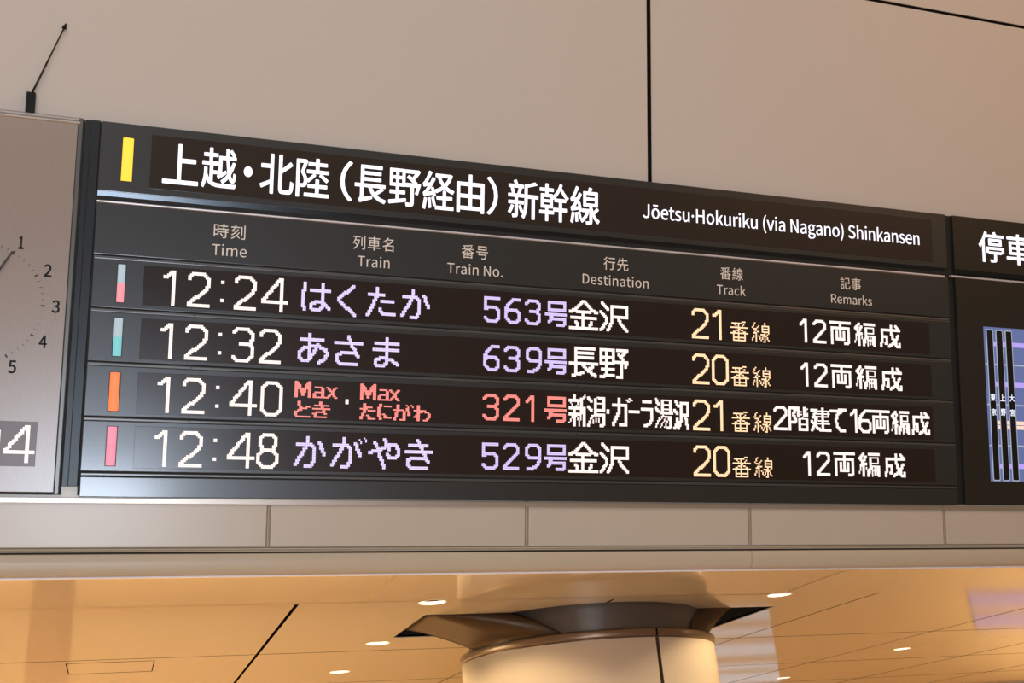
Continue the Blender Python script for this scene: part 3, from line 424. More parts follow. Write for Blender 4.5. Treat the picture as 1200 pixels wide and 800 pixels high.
# dot-matrix characters: strokes on the dot grid, "pen|x,y x,y ...", pen 2 = 2x2 dots, 1 = one dot, v = 2 wide 1 tall
LED = {
'B0': '2|3,0 8,0 11,3 11,16 8,19 3,19 0,16 0,3 3,0',
'B1': '2|0,3 1,3 4,0 5,0 5,19',
'B2': '2|0,3 0,2 2,0 8,0 11,3 11,7 9,10 0,18 0,19 11,19',
'B3': '2|0,2 2,0 8,0 11,3 11,6 9,9 4,9;2|9,9 11,11 11,16 8,19 2,19 0,17',
'B4': '2|10,0 0,13 0,14 14,14;2|11,0 11,19',
'B8': '2|3,0 8,0 10,2 10,6 8,9 3,9 1,6 1,2 3,0;2|3,9 8,9 11,12 11,16 8,19 3,19 0,16 0,12 3,9',
'B:': '2|0,4;2|0,15',
'M1': '2|0,3 3,0 4,0 4,15',
'M2': '2|0,2 2,0 7,0 9,2 9,5 0,14 0,15 9,15',
'M3': '2|0,2 2,0 7,0 9,2 9,5 7,7 3,7;2|7,7 9,9 9,13 7,15 2,15 0,13',
'M5': '2|9,0 0,0 0,7 2,6 7,6 9,8 9,13 7,15 2,15 0,13',
'M6': '2|9,0 5,0 2,3 0,6 0,12 3,15 7,15 9,13 9,9 7,7 2,7 0,9',
'M9': '2|9,7 7,8 2,8 0,6 0,2 2,0 7,0 9,2 9,10 6,14 3,15 1,15',
'号': '2|2,0 13,0 13,5 2,5 2,0;2|0,8 14,8;2|4,8 3,11 13,11 13,14 12,15 8,15;2|4,11 2,13',
'金': '2|9,0 3,6 0,7;2|10,0 16,6 19,7;2|5,7 14,7;2|9,7 9,18;2|1,11 18,11;2|4,14 5,16;2|15,14 14,16;2|0,18 19,18',
'沢': '2|1,0 5,4;2|0,6 4,10;2|4,12 3,14 0,18;2|8,2 19,2 19,9 8,9;2|8,2 8,12 7,15 5,18;2|13,10 14,13 19,18',
'長': '2|4,0 4,10;2|4,0 17,0;2|4,3 16,3;2|4,6 16,6;2|0,10 19,10;2|4,11 4,17;2|2,18 9,16;2|9,11 12,14 18,18;2|16,12 13,14',
'野': '2|0,0 9,0 9,9 0,9 0,0;2|4,0 4,17;2|0,5 9,5;2|1,13 9,13;2|0,18 4,17 9,17;2|12,0 19,0 15,4;2|13,3 16,6;2|11,8 19,8 18,11;2|15,8 15,18 12,18',
'番': '1|1,1 6,1 11,0;1|6,1 6,8;1|0,4 13,4;1|3,2 4,3;1|10,2 9,3;1|6,5 0,8;1|7,5 13,8;1|2,8 11,8 11,13 2,13 2,8;1|2,11 11,11;1|6,8 6,13',
'線': '1|2,0 0,3 3,5;1|5,2 1,7 5,6;1|3,7 3,13;1|1,9 0,12;1|5,9 6,11;1|10,0 9,2;1|8,2 13,2 13,6 8,6 8,2;1|8,4 13,4;1|10,6 10,13 9,13;1|7,8 9,8 7,12;1|13,7 11,9 13,12',
'両': '2|0,0 16,0;2|1,4 1,15;2|1,4 15,4 15,14 14,15 12,15;2|8,0 8,11;2|5,7 5,12 11,12;2|11,7 11,12',
'編': '2|3,0 0,3 3,6;2|5,2 1,8 5,7;2|3,8 3,15;1|1,10 0,14;1|6,10 7,13;2|8,0 16,0;1|9,3 16,3 16,7 9,7;2|9,3 9,9 7,15;1|10,9 17,9;2|16,9 16,15;1|11,9 11,16;1|13,10 13,15;1|15,10 15,15;1|11,12 17,12',
'成': '2|1,3 16,3;2|1,3 1,10 0,15;2|1,8 5,8 5,13 4,13;2|9,0 9,5 11,11 14,15 16,15 16,13;2|15,7 12,12 7,15;2|13,0 15,2',
'新': '2|3,0 3,2;2|0,3 6,3;1|1,5 2,7;1|6,5 5,7;2|0,8 6,8;2|0,12 6,12;2|3,8 3,19;1|2,14 0,18;1|5,14 7,17;1|11,0 9,2;1|11,1 9,3;2|8,2 8,11;1|8,12 7,20;2|8,8 10,8;2|10,8 10,19',
'潟': '2|0,1 2,3;2|0,7 2,9;1|3,13 0,20;1|3,14 1,20;1|7,1 5,3;2|5,2 5,10;1|5,5 7,5;2|8,1 11,1;2|11,1 11,9;1|8,5 11,5;2|5,9 11,9;1|5,11 4,14;2|5,12 11,12;2|11,12 11,18;2|9,19 10,19;1|4,16 4,18;1|6,15 6,17;1|8,15 8,17',
'中': '2|0,0 0,1',
'ガ': '2|0,4 9,4 9,17 5,17;2|4,0 4,8 0,17;v|10,1 11,2;v|12,0 13,1',
'長音': '2|0,0 6,0',
'ラ': '2|1,0 6,0;2|0,5 7,5 7,11 5,15 2,16',
'湯': '2|0,0 2,3;2|0,6 2,8;1|3,13 0,19;1|3,14 1,19;1|5,1 12,1;2|5,1 5,7;2|11,1 11,7;1|5,4 11,4;1|5,7 12,7;2|4,9 12,9;1|6,11 4,14;1|6,12 12,12;2|11,12 11,18;2|9,19 10,19;1|8,13 4,19;1|10,13 7,19',
'沢狭': '2|1,0 3,3;2|0,6 2,8;2|2,12 2,15 0,18;2|5,1 10,1 10,9 5,9;2|5,1 5,12 3,18;2|8,10 9,14 10,18',
'階': '2|0,0 5,0 3,5 5,8 4,10 2,10;2|0,0 0,15;2|7,0 7,5;1|7,3 10,3;1|7,6 10,5;2|12,0 12,5 14,5;1|12,3 15,1;1|15,5 15,4;1|11,7 10,8;2|8,8 8,15;2|14,8 14,15;1|8,8 15,8;1|8,12 14,12;2|8,15 14,15',
'建': '2|0,1 4,1 1,6 4,6 3,9 0,15;2|0,9 4,13 8,15 15,15;1|6,2 14,2;1|14,2 14,6;1|5,4 15,4;1|6,6 14,6;1|6,9 14,9;1|5,11 15,11;2|9,0 9,13',
'て': '2|0,1 12,0;2|10,0 5,4 4,8 5,12 8,15 11,15',
'は': '2|1,0 1,4 0,5 0,13 1,16;2|5,4 16,4;2|12,0 12,13;2|12,11 8,11 5,13 5,15 7,16 10,16 12,14;2|13,12 16,15',
'く': '2|9,0 0,8 0,9 10,18',
'た': '2|6,0 6,4 4,9 0,17;2|1,4 10,4;2|9,8 16,8;2|8,13 8,14 10,16 17,16',
'か': '2|7,0 7,4 0,16;2|1,4 9,4 11,6 11,13 9,17 6,17;2|14,3 15,5 17,10',
'あ': '2|1,3 14,3;2|6,0 6,14;2|11,6 9,11 5,16 2,16 0,14 0,11 3,8 7,7 12,7 16,9 17,12 15,15 12,17',
'さ': '2|0,4 16,4;2|8,0 9,4 13,10;2|14,12 12,10 4,10 1,12 1,15 3,17 13,17',
'ま': '2|1,3 15,3;2|0,7 15,7;2|8,0 8,15;2|8,12 4,12 1,14 1,16 3,17 6,17 8,15;2|9,13 11,13 15,16',
'が': '2|7,0 7,4 0,16;2|1,4 9,4 11,6 11,13 9,17 6,17;2|14,3 15,5 17,10;1|17,1 18,3;1|20,0 21,2',
'や': '2|0,8 6,6 12,3 16,3 18,6 18,9 16,11 12,11 11,9;2|9,0 12,6;2|3,2 5,6 9,17',
'き': '2|2,3 13,3;2|0,7 16,7;2|7,0 13,11;2|14,13 12,11 4,11 1,12 1,15 3,17 13,17',
'sと': 'v|2,0 2,2 3,4;v|8,3 4,4 0,6 0,8 1,9 8,9',
'sき': 'v|1,2 8,2;v|0,4 9,4;v|4,0 6,6;v|7,7 6,6 2,6 0,7 1,9 7,9',
'sた': 'v|2,0 2,4 0,9;v|0,3 6,2;v|5,4 8,4;v|4,7 5,9 8,9',
'sに': 'v|1,0 0,3 0,6 1,9;v|4,1 7,1;v|3,6 4,8 7,8',
'sが': 'v|2,0 2,3 0,9;v|0,3 5,3 6,4 6,9 4,9;v|8,2 9,6;1|8,0 9,1;1|11,0 12,1',
'sわ': 'v|2,0 2,9;v|0,3 3,3 0,7 3,4 6,3 8,4 9,6 8,8 6,9',
'sM': '2|0,0 0,8;2|8,0 8,8;2|1,1 4,6 4,7;2|7,1 4,6',
'sa': 'v|1,0 4,0 5,1 5,6;v|4,3 1,3 0,4 0,6 4,6 6,6',
'sx': 'v|0,0 5,6;v|5,0 0,6',
}
def led_dots(key):
    dots=set()
    for st in LED[key].split(';'):
        pen,pts=st.split('|')
        pw,ph={'1':(1,1),'2':(2,2),'v':(2,1)}[pen]
        P=[tuple(int(c) for c in q.split(',')) for q in pts.split()]
        for a,b in zip(P,P[1:] or P):
            n=max(abs(b[0]-a[0]),abs(b[1]-a[1]),1)
            for i in range(n+1):
                x=int(a[0]+(b[0]-a[0])*i/n+.5);y=int(a[1]+(b[1]-a[1])*i/n+.5)
                for dx in range(pw):
                    for dy in range(ph): dots.add((x+dx,y+dy))
    return dots
# each row: (part name, colour, [(glyph, first column, first row), ...])
LED_ROWS=[
 [('time_character','led_white',[('B1',11,2),('B2',25,2),('B:',44,2),('B2',52,2),('B4',68,2)]),
  ('train_name_character','led_lavender',[('は',92,3),('く',114,3),('た',132,3),('か',154,3)]),
  ('train_number_character','led_violet',[('M5',209,4),('M6',223,4),('M3',237,4),('号',251,4)]),
  ('destination_character','led_white',[('金',268,2),('沢',290,2)]),
  ('track_character','led_amber',[('B2',359,2),('B1',375,2),('番',389,9),('線',406,9)]),
  ('remarks_character','led_white',[('M1',445,4),('M2',456,4),('両',470,4),('編',491,4),('成',513,4)])],
 [('time_character','led_white',[('B1',11,2),('B2',25,2),('B:',44,2),('B3',52,2),('B2',68,2)]),
  ('train_name_character','led_lavender',[('あ',91,3),('さ',113,3),('ま',137,3)]),
  ('train_number_character','led_violet',[('M6',209,4),('M3',223,4),('M9',238,4),('号',251,4)]),
  ('destination_character','led_white',[('長',268,2),('野',290,2)]),
  ('track_character','led_amber',[('B2',359,2),('B0',374,2),('番',389,9),('線',406,9)]),
  ('remarks_character','led_white',[('M1',445,4),('M2',456,4),('両',470,4),('編',491,4),('成',513,4)])],
 [('time_character','led_white',[('B1',11,2),('B2',25,2),('B:',44,2),('B4',52,2),('B0',70,2)]),
  ('train_name_character','led_red',[('sM',90,1),('sa',101,4),('sx',109,4),('sと',90,13),('sき',101,13),('sM',130,1),('sa',141,4),('sx',148,4),('sた',130,13),('sに',141,13),('sが',151,13),('sわ',164,13)]),
  ('train_name_dot','led_white',[('中',121,11)]),
  ('train_number_character','led_red',[('M3',209,4),('M2',223,4),('M1',238,4),('号',251,4)]),
  ('destination_character','led_white',[('新',268,2),('潟',281,2),('中',295,11),('ガ',299,3),('長音',311,11),('ラ',320,4),('湯',330,2),('沢狭',344,3)]),
  ('track_character','led_amber',[('B2',359,2),('B1',375,2),('番',389,9),('線',406,9)]),
  ('remarks_character','led_white',[('M2',422,4),('階',434,4),('建',452,4),('て',468,4),('M1',485,4),('M6',492,4),('両@15',503,4),('編@15',520,4),('成@15',538,4)])],
 [('time_character','led_white',[('B1',11,2),('B2',25,2),('B:',44,2),('B4',52,2),('B8',69,2)]),
  ('train_name_character','led_lavender',[('か',91,3),('が',113,3),('や',136,3),('き',159,3)]),
  ('train_number_character','led_violet',[('M5',209,4),('M2',223,4),('M9',238,4),('号',251,4)]),
  ('destination_character','led_white',[('金',268,2),('沢',290,2)]),
  ('track_character','led_amber',[('B2',359,2),('B0',374,2),('番',389,9),('線',406,9)]),
  ('remarks_character','led_white',[('M1',445,4),('M2',456,4),('両',470,4),('編',491,4),('成',513,4)])],
]

# ------------------------------------------------------------------ the setting
# leaning upper wall of large pale panels with black shadow gaps
bm = bmesh.new()
WY = 0.02                                  # wall face sits 2 cm behind the board fronts
SEAM_U, SEAM_V = 1.7775, 1.911
xs = [-6.0, SEAM_U - 3.4, SEAM_U, SEAM_U + 3.4, SEAM_U + 6.8]
G = 0.0082
for i in range(4):
    for z0, z1 in ((0.0, SEAM_V), (SEAM_V, 3.6)):
        add_box(bm, xs[i] + G, xs[i + 1] - G, WY, WY + 0.06, z0 + (0 if z0 == 0 else G * 0.8), z1 - G * 0.8, 0.0012)
o = obj('wall_back', bm, 'wall_panel', matrix=FRAME)
tag(o, kind='structure')
o = box('wall_back_gap', -6, 9, WY + 0.004, WY + 0.055, -0.1, 3.6, 'seam_black', matrix=FRAME)
tag(o, kind='structure')
# tile course under the boards
bm = bmesh.new()
TY = 0.012
t0 = 0.5275
for k in range(-6, 10):
    a = t0 + 0.806 * k
    add_box(bm, a + 0.0065, a + 0.806 - 0.0065, TY, TY + 0.03, -0.1405, 0.03, 0.002, 0)
add_box(bm, -6, 9, TY + 0.005, TY + 0.03, -0.156, 0.02, 0, 1)
for k in range(-6, 10):
    a = t0 + 0.806 * k
    add_box(bm, a - 0.0025, a + 0.0025, TY + 0.002, TY + 0.02, -0.140, 0.02, 0.001, 1)
add_box(bm, -6, 9, TY + 0.001, TY + 0.02, -0.1535, -0.1445, 0.002, 1)
o = obj('trim_1', bm, ['tile', 'grout'], matrix=FRAME)
tag(o, kind='structure')
# rounded nosing that turns the wall under into the low ceiling
bm = bmesh.new()
add_box(bm, -6, 9, TY + 0.004, TY + 0.04, -0.163, -0.152)
o = obj('trim_5', bm, 'groove_dark', matrix=FRAME)
tag(o, kind='structure')
def to_world(y, z): return (y * math.cos(TILT) - z * math.sin(TILT), BOT + y * math.sin(TILT) + z * math.cos(TILT))
NY = -0.001
prof = [to_world(NY + 0.02, -0.1590), to_world(NY + 0.003, -0.1590), to_world(NY, -0.1605), to_world(NY, -0.1850)]
a = Vector(prof[-1]); c = Vector((0.0700, CEIL)); m = Vector(to_world(NY, -0.2165))
for k in range(1, 11):
    t = k / 10
    prof.append(tuple(a * (1 - t) ** 2 + m * 2 * t * (1 - t) + c * t * t))
prof.append((0.071, CEIL + 0.02))
bm = bmesh.new()
for x0, x1 in ((-6, -0.69), (-0.6885, 2.136), (2.1372, 4.9), (4.9012, 9)): add_profile_x(bm, prof, x0, x1, False)
o = obj('trim_2', bm, 'nosing', smooth=True)
tag(o, kind='structure')
o = box('trim_3', -6, 9, 0.0705, 0.079, CEIL - 0.0042, CEIL + 0.02, 'edge_metal')
tag(o, kind='structure')
# slim metal strip between the boards and the tiles
o = box('trim_4', -6, 9, 0.006, 0.018, -0.0185, -0.0022, 'strip_metal', bevel=0.0015, matrix=FRAME)
tag(o, kind='structure')

# low glossy ceiling beyond the wall: edge strip, panels, one opening around the column, holes for the downlights
COLX, COLY, COLR = 1.965, 1.155, 0.522
DOWN = [(1.158, 0.571), (1.162, 1.506), (1.167, 2.431), (2.546, 0.560), (4.489, 2.412), (4.51, 3.773)]
DR = 0.047
HX0, HX1, HY0, HY1, HR = 1.195, 2.685, 0.826, 1.372, 0.515
HCX = 1.925
def opening():
    dx = math.sqrt(HR ** 2 - (COLY - HY0) ** 2)
    pts = [(HX0, HY1), (HX0, HY0), (HCX - dx, HY0)]
    a0 = math.atan2(HY0 - COLY, -dx); a1 = math.atan2(HY0 - COLY, dx)
    for k in range(1, 24): 
        a = a0 + (a1 - a0) * k / 24
        pts.append((HCX + HR * math.cos(a), COLY + HR * math.sin(a)))
    pts += [(HCX + dx, HY0), (HX1, HY0), (HX1, HY1)]
    dx = math.sqrt(HR ** 2 - (HY1 - COLY) ** 2)
    a0 = math.atan2(HY1 - COLY, dx); a1 = math.atan2(HY1 - COLY, -dx)
    for k in range(0, 25):
        a = a0 + (a1 - a0) * k / 24
        pts.append((HCX + HR * math.cos(a), COLY + HR * math.sin(a)))
    return pts
def circ(c, r, n=32): return [(c[0] + r * math.cos(-k * 2 * PI / n), c[1] + r * math.sin(-k * 2 * PI / n)) for k in range(n)]
hole = opening()
# edge strip: lengths with flush tan strips set between
strips = []
ex = [-6, -0.72, 0.913, 2.5415, 4.17, 5.8, 9]
for a, b in zip(ex, ex[1:]):
    strips.append([(a + 0.009, 0.079), (b - 0.009, 0.079), (b - 0.009, 0.5424), (a + 0.009, 0.5424)])
px = [-6, -2.805, -1.64, -0.475, 0.686, 1.853, 3.003, 4.166, 5.33, 6.5, 9]
py = [0.5425, 1.715, 2.89, 4.06, 5.23, 6.4, 14.0]
flat_shape('ceiling_strip', strips, 'ceiling_panel', None, CEIL + 0.006, plane='XY', depth=0.006, split=False)
bpy.data.objects['ceiling_strip'].name = 'ceiling_edge'
tag(bpy.data.objects['ceiling_edge'], kind='structure')
bm = bmesh.new()
for x, w in ((-0.72, 0.009), (0.913, 0.0125), (2.5415, 0.006), (4.17, 0.006), (5.8, 0.006)): add_box(bm, x - max(w, 0.0091), x + max(w, 0.0091), 0.0785, 0.5424, CEIL + 0.0006, CEIL + 0.012)
o = obj('ceiling_edge_cross_strip', bm, 'tan_strip')
tag(o, kind='structure')
# panels are cut where the opening crosses them; a dark backing shows in the gaps
def clip(poly, axis, lim, keep_less):
    out = []
    for i in range(len(poly)):
        a, b = poly[i], poly[(i + 1) % len(poly)]
        ia = (a[axis] <= lim) == keep_less or a[axis] == lim
        ib = (b[axis] <= lim) == keep_less or b[axis] == lim
        if ia: out.append(a)
        if ia != ib:
            t = (lim - a[axis]) / (b[axis] - a[axis])
            out.append((a[0] + t * (b[0] - a[0]), a[1] + t * (b[1] - a[1])))
    return out
big = [[(-6, 0.5425), (9, 0.5425), (9, 14), (-6, 14)], hole[::-1]] + [circ(c, DR) for c in DOWN]
o = flat_shape('ceiling', big, 'ceiling_panel', None, CEIL + 0.006, plane='XY', depth=0.006, split=False)
tag(o, kind='structure')
o = None
# shadow gaps scored between the ceiling panels
bm = bmesh.new()
def gap(x0, y0, x1, y1, w):
    if abs(x1 - x0) < 1e-6: add_box(bm, x0 - w / 2, x0 + w / 2, y0, y1, CEIL - 0.0006, CEIL + 0.004)
    else: add_box(bm, x0, x1, y0 - w / 2, y0 + w / 2, CEIL - 0.0006, CEIL + 0.004)
gap(0.686, 0.556, 0.686, 6.4, 0.013)
for x in (-2.805, -1.64, -0.475, 3.003, 4.166, 5.33, 6.5): gap(x, 0.556, x, 6.4, 0.0055)
gap(1.853, 0.585, 1.853, 0.646, 0.010)
gap(1.853, COLY + HR, 1.853, 6.4, 0.0055)
for y in (1.715, 2.89, 4.06, 5.23):
    if y < 2:
        gap(-6, y, 0.679, y, 0.0045); gap(0.693, y, 9, y, 0.0045)
    else: gap(-6, y, 9, y, 0.0045)
o = obj('ceiling_gap', bm, 'ceiling_gap')
tag(o, kind='structure')
# void above the opening
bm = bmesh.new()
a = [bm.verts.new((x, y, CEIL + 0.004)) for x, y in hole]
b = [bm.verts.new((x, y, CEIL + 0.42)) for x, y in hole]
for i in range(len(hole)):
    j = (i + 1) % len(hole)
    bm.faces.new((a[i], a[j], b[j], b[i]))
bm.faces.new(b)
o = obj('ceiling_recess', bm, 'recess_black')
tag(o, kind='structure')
# sheet metal that funnels from the opening down to the column head, one wing on each side
bm = bmesh.new()
def quad(pts):
    vs = [bm.verts.new(p) for p in pts]
    return bm.faces.new(vs)
zr = CEIL - 0.098
def ring(deg, r=COLR - 0.02): return (COLX + r * math.cos(math.radians(deg)), COLY + r * math.sin(math.radians(deg)), zr)
dxh = math.sqrt(HR ** 2 - (COLY - HY0) ** 2)
def along(pts, t):
    ls = [(Vector(pts[q + 1]) - Vector(pts[q])).length for q in range(len(pts) - 1)]
    d = t * sum(ls)
    for q, l in enumerate(ls):
        if d <= l or q == len(ls) - 1: return Vector(pts[q]).lerp(Vector(pts[q + 1]), min(1, d / l))
        d -= l
def wing(top, a0, a1, nu=24, nv=8):
    rows = []
    for v in range(nv + 1):
        s = v / nv
        row = []
        for u in range(nu + 1):
            p = along(top, u / nu)
            q = Vector(ring(a0 + (a1 - a0) * u / nu))
            w = p.lerp(q, s)
            w.z = CEIL + (zr - CEIL) * s ** 1.3
            row.append(bm.verts.new(w))
        rows.append(row)
    for v in range(nv):
        for u in range(nu): bm.faces.new((rows[v][u], rows[v][u + 1], rows[v + 1][u + 1], rows[v + 1][u]))
wing([(HX0 + 0.002, 1.168, CEIL), (HX0 + 0.002, HY0 + 0.002, CEIL), (HCX - dxh, HY0 + 0.002, CEIL)], 186, 238)
wing([(HCX + dxh, HY0 + 0.002, CEIL), (2.485, HY0 + 0.002, CEIL)], 302, 326)
bmesh.ops.solidify(bm, geom=bm.faces[:], thickness=0.003)
o = obj('ceiling_recess_sheet', bm, 'recess_sheet', smooth=True)
tag(o, kind='structure')

# round column: dark core, banded head, smooth cladding in four leaves
col = bpy.data.objects.new('column', None)
COL.objects.link(col)
col.location = (COLX, COLY, 0)
tag(col, kind='structure')
bm = bmesh.new()
add_lathe(bm, [(COLR - 0.035, CEIL - 0.16), (COLR - 0.035, CEIL + 0.40)], 64)
obj('core', bm, 'column_core', col, True)
JA = [math.radians(d) for d in (-82, 8, 98, 168)]
bm = bmesh.new()
cl = sorted([a % (2 * PI) for a in JA])
for i in range(4):
    a, b = cl[i], cl[(i + 1) % 4]
    if b < a: b += 2 * PI
    g = 0.0075 / COLR
    add_lathe(bm, [(COLR - 0.03, 0.0), (COLR, 0.0), (COLR, CEIL - 0.133), (COLR - 0.03, CEIL - 0.133)], 24, a0=a + g, a1=b - g)
obj('cladding', bm, 'column_clad', col, True)
bm = bmesh.new()
add_lathe(bm, [(COLR - 0.012, 0.0), (COLR - 0.012, CEIL - 0.125)], 64)
obj('joint_backing', bm, 'column_ring', col, True)
bm = bmesh.new()
for i in range(4):
    a, b = cl[i], cl[(i + 1) % 4]
    if b < a: b += 2 * PI
    g = 0.004 / COLR
    add_lathe(bm, [(COLR - 0.04, CEIL - 0.128), (COLR + 0.001, CEIL - 0.128), (COLR + 0.004, CEIL - 0.122), (COLR + 0.004, CEIL - 0.104), (COLR, CEIL - 0.099), (COLR - 0.04, CEIL - 0.099)], 24, a0=a + g, a1=b - g)
obj('head_band', bm, 'column_ring', col, True)

# floor of the concourse and the warm hall beyond
o = box('floor', -9, 14, -11, 16, -0.1, 0.0, 'floor_stone')
tag(o, kind='structure')
o = box('wall_far', -9, 14, 14.0, 14.2, 0.0, CEIL + 0.02, 'hall_wall')
tag(o, kind='structure')

# lit shopfront, lilac sign and a plain pillar in the hall, unseen but mirrored in the glossy ceiling
o = box('wall_shopfront', 4.2, 12.0, 6.02, 6.2, 0.0, 2.2, 'hall_wall'); tag(o, kind='structure')
g = bmesh.new()
for z0, z1 in ((1.44, 1.54), (1.62, 1.68), (1.76, 1.86), (1.93, 1.98), (2.02, 2.10)): add_box(g, 4.72, 5.86, 5.99, 6.02, z0, z1)
o = obj('window_1', g, 'shop_window'); tag(o, kind='structure')
g = bmesh.new()
for z0, z1 in ((1.34, 1.48), (1.56, 1.68)): add_box(g, 8.2, 9.8, 5.99, 6.02, z0, z1)
o = obj('lilac_sign', g, 'sign_lilac'); tag(o, kind='structure')
g = bmesh.new(); add_box(g, -0.53, -0.23, 6.0, 6.3, 0.0, CEIL)
o = obj('pillar', g, 'pillar_brown'); tag(o, kind='structure')

# ------------------------------------------------------------------ departure board
BW, BH = 3.0, 1.0885
board = thing('departure_board', 'wide charcoal train departure board with a large white heading and four glowing LED rows', 'departure board')
box('back_box', -0.0030, BW - 0.006, 0.0035, WY, 0.004, BH - 0.003, 'gap_black', board)
hp = box('header_panel', 0, BW, 0.0, WY - 0.001, 0.8800, BH, 'board_metal', board, 0.0015)
hd = box('header_display', 0.141, 2.935, -0.0009, 0.004, 0.8995, 1.0635, 'header_glass', board, 0.0006)
hd['label'] = 'dark brown glass strip behind the lit heading'
# heading characters, each set to its own width
T = [('上', .1758, .2780, .9195, 1.0430), ('越', .2861, .3885, .9185, 1.0430), ('北', .4579, .5595, .9185, 1.0440), ('陸', .5670, .6690, .9176, 1.0430),
     ('（', .7033, .7414, .9175, 1.0467), ('長', .7486, .8487, .9185, 1.0405), ('野', .8560, .9611, .9185, 1.0400), ('経', .9668, 1.0719, .9165, 1.0440),
     ('由', 1.0796, 1.1727, .9180, 1.0450), ('）', 1.1814, 1.2192, .9180, 1.0455), ('新', 1.2540, 1.3595, .9150, 1.0450), ('幹', 1.3635, 1.4680, .9150, 1.0455), ('線', 1.4735, 1.5793, .9148, 1.0450)]
B = 0.0014
flat_shape('heading_dot', [ellipse(.4227, .9797, .0115, .0150)], 'title_light', hd, -0.0012, B)
for ch, u0, u1, v0, v1 in T: flat_shape('heading_character', fit(glyph_run(ch), u0 + B, u1 - B, v0 + B, v1 - B), 'title_light', hd, -0.0012, B)
cs = fit(glyph_run('Jōetsu·Hokuriku (via Nagano) Shinkansen', -3), 1.7400, 2.8760, 0.9435, 1.0130)
flat_shape('heading_lettering', cs, 'title_light', hd, -0.0012, 0.0002)
# recessed groove and bright rail
gr = bmesh.new()
add_profile_x(gr, [(0.018, 0.8795), (0.0008, 0.8795), (0.0045, 0.8610), (0.0120, 0.8590), (0.0120, 0.8515), (0.018, 0.8515)], 0.0, 2.985)
obj('groove', gr, 'groove_metal', board)
rl = bmesh.new()
add_profile_x(rl, [(0.006 if k in (0, 10) else -0.0045 * math.sin(PI * (k - 1) / 8), 0.8480 + 0.0037 * math.cos(PI * min(max(k - 1, 0), 8) / 8)) for k in range(11)], 0.0, 2.985)
obj('rail', rl, 'rail_metal', board)['label'] = 'bright silver rail under the heading'
# column captions
lp = box('caption_strip', 0, BW, 0.0, WY - 0.001, 0.6935, 0.8435, 'board_metal', board, 0.0015)
CAP = [('時刻', .3307, .4226, 'Time', .3280, .4286), ('列車名', .7492, .8778, 'Train', .7650, .8662), ('番号', 1.0996, 1.1885, 'Train No.', 1.0532, 1.2392),
       ('行先', 1.5940, 1.6847, 'Destination', 1.5185, 1.7590), ('番線', 2.0339, 2.1238, 'Track', 2.0205, 2.1325), ('記事', 2.5239, 2.6113, 'Remarks', 2.4830, 2.6562)]
for jp, a, b, en, c, d in CAP:
    cs = fit(glyph_run(jp, 4), a, b, 0.7680, 0.8125)
    cs += fit(glyph_run(en, 6), c, d, 0.7146, 0.7500)
    flat_shape('caption_lettering', cs, 'printed_ink', lp, -0.0004, 0, 0.0003)['label'] = 'pale printed column caption'
# coloured lamps
def lamp(parent, u0, u1, v0, v1, lower, upper=None, label=None):
    bz = box('indicator_lamp', u0 - 0.0022, u1 + 0.0022, -0.0008, 0.006, v0 - 0.002, v1 + 0.002, 'lamp_bezel', parent, 0.0006)
    vm = (v0 + v1) / 2
    def lens(z0, z1, m):
        g = bmesh.new()
        pr = []
        for k in range(9):
            a = PI * k / 8
            pr.append(((u0 + u1) / 2 - (u1 - u0) / 2 * math.cos(a), -0.0005 - 0.0055 * math.sin(a)))
        lo = [g.verts.new((x, y, z0)) for x, y in pr]; hi = [g.verts.new((x, y, z1)) for x, y in pr]
        for k in range(8): g.faces.new((lo[k], lo[k + 1], hi[k + 1], hi[k]))
        g.faces.new(lo); g.faces.new(hi)
        return obj('lens', g, m, bz)
    if upper:
        lens(v0, vm - 0.0003, lower); lens(vm + 0.0003, v1, upper)
    else:
        lens(v0, vm - 0.0003, lower); lens(vm + 0.0003, v1, lower)
    if label: bz['label'] = label
    return bz
lz = lamp(board, .0610, .0915, .9145, 1.0440, 'lens_yellow', None, 'glowing yellow lamp left of the heading')
# four LED rows
PITCH = 0.00496
ROWT = [.6689, .5124, .3554, .2009]
GAPV = [.6905, .5365, .3815, .2245, .0695]
LAMPS = [('lens_pink', 'lens_white', 'lamp pale above and pink below'), ('lens_teal', 'lens_white', 'lamp pale above and teal below'),
         ('lens_orange', None, 'orange lamp'), ('lens_rose', None, 'rose pink lamp')]
def dots_at(key, c0, r0):
    if '@' in key:
        key, w = key.split('@')
        s = int(w) / 17
        return {(c0 + int(x * s + .5), r0 + y) for x, y in led_dots(key)}
    return {(c0 + x, r0 + y) for x, y in led_dots(key)}
def dot_text(name, glyphs, m, parent, uo, vt, pitch, y=-0.0012, inset=0.05):
    if len(glyphs) > 1:
        for q in glyphs: dot_text(name, [q], m, parent, uo, vt, pitch, y, inset)
        return
    g = bmesh.new()
    dots = dots_at(*glyphs[0])
    e = pitch * inset
    for c, r in sorted(dots):
        x0, x1 = uo + c * pitch + e, uo + (c + 1) * pitch - e
        z1, z0 = vt - r * pitch - e, vt - (r + 1) * pitch + e
        q = [g.verts.new((x, y, z)) for x, z in ((x0, z0), (x1, z0), (x1, z1), (x0, z1))]
        w = [g.verts.new((x, y + 0.001, z)) for x, z in ((x0, z0), (x1, z0), (x1, z1), (x0, z1))]
        g.faces.new(q)
        for k in range(4): g.faces.new((q[k], w[k], w[(k + 1) % 4], q[(k + 1) % 4]))
    return obj(name, g, m, parent)
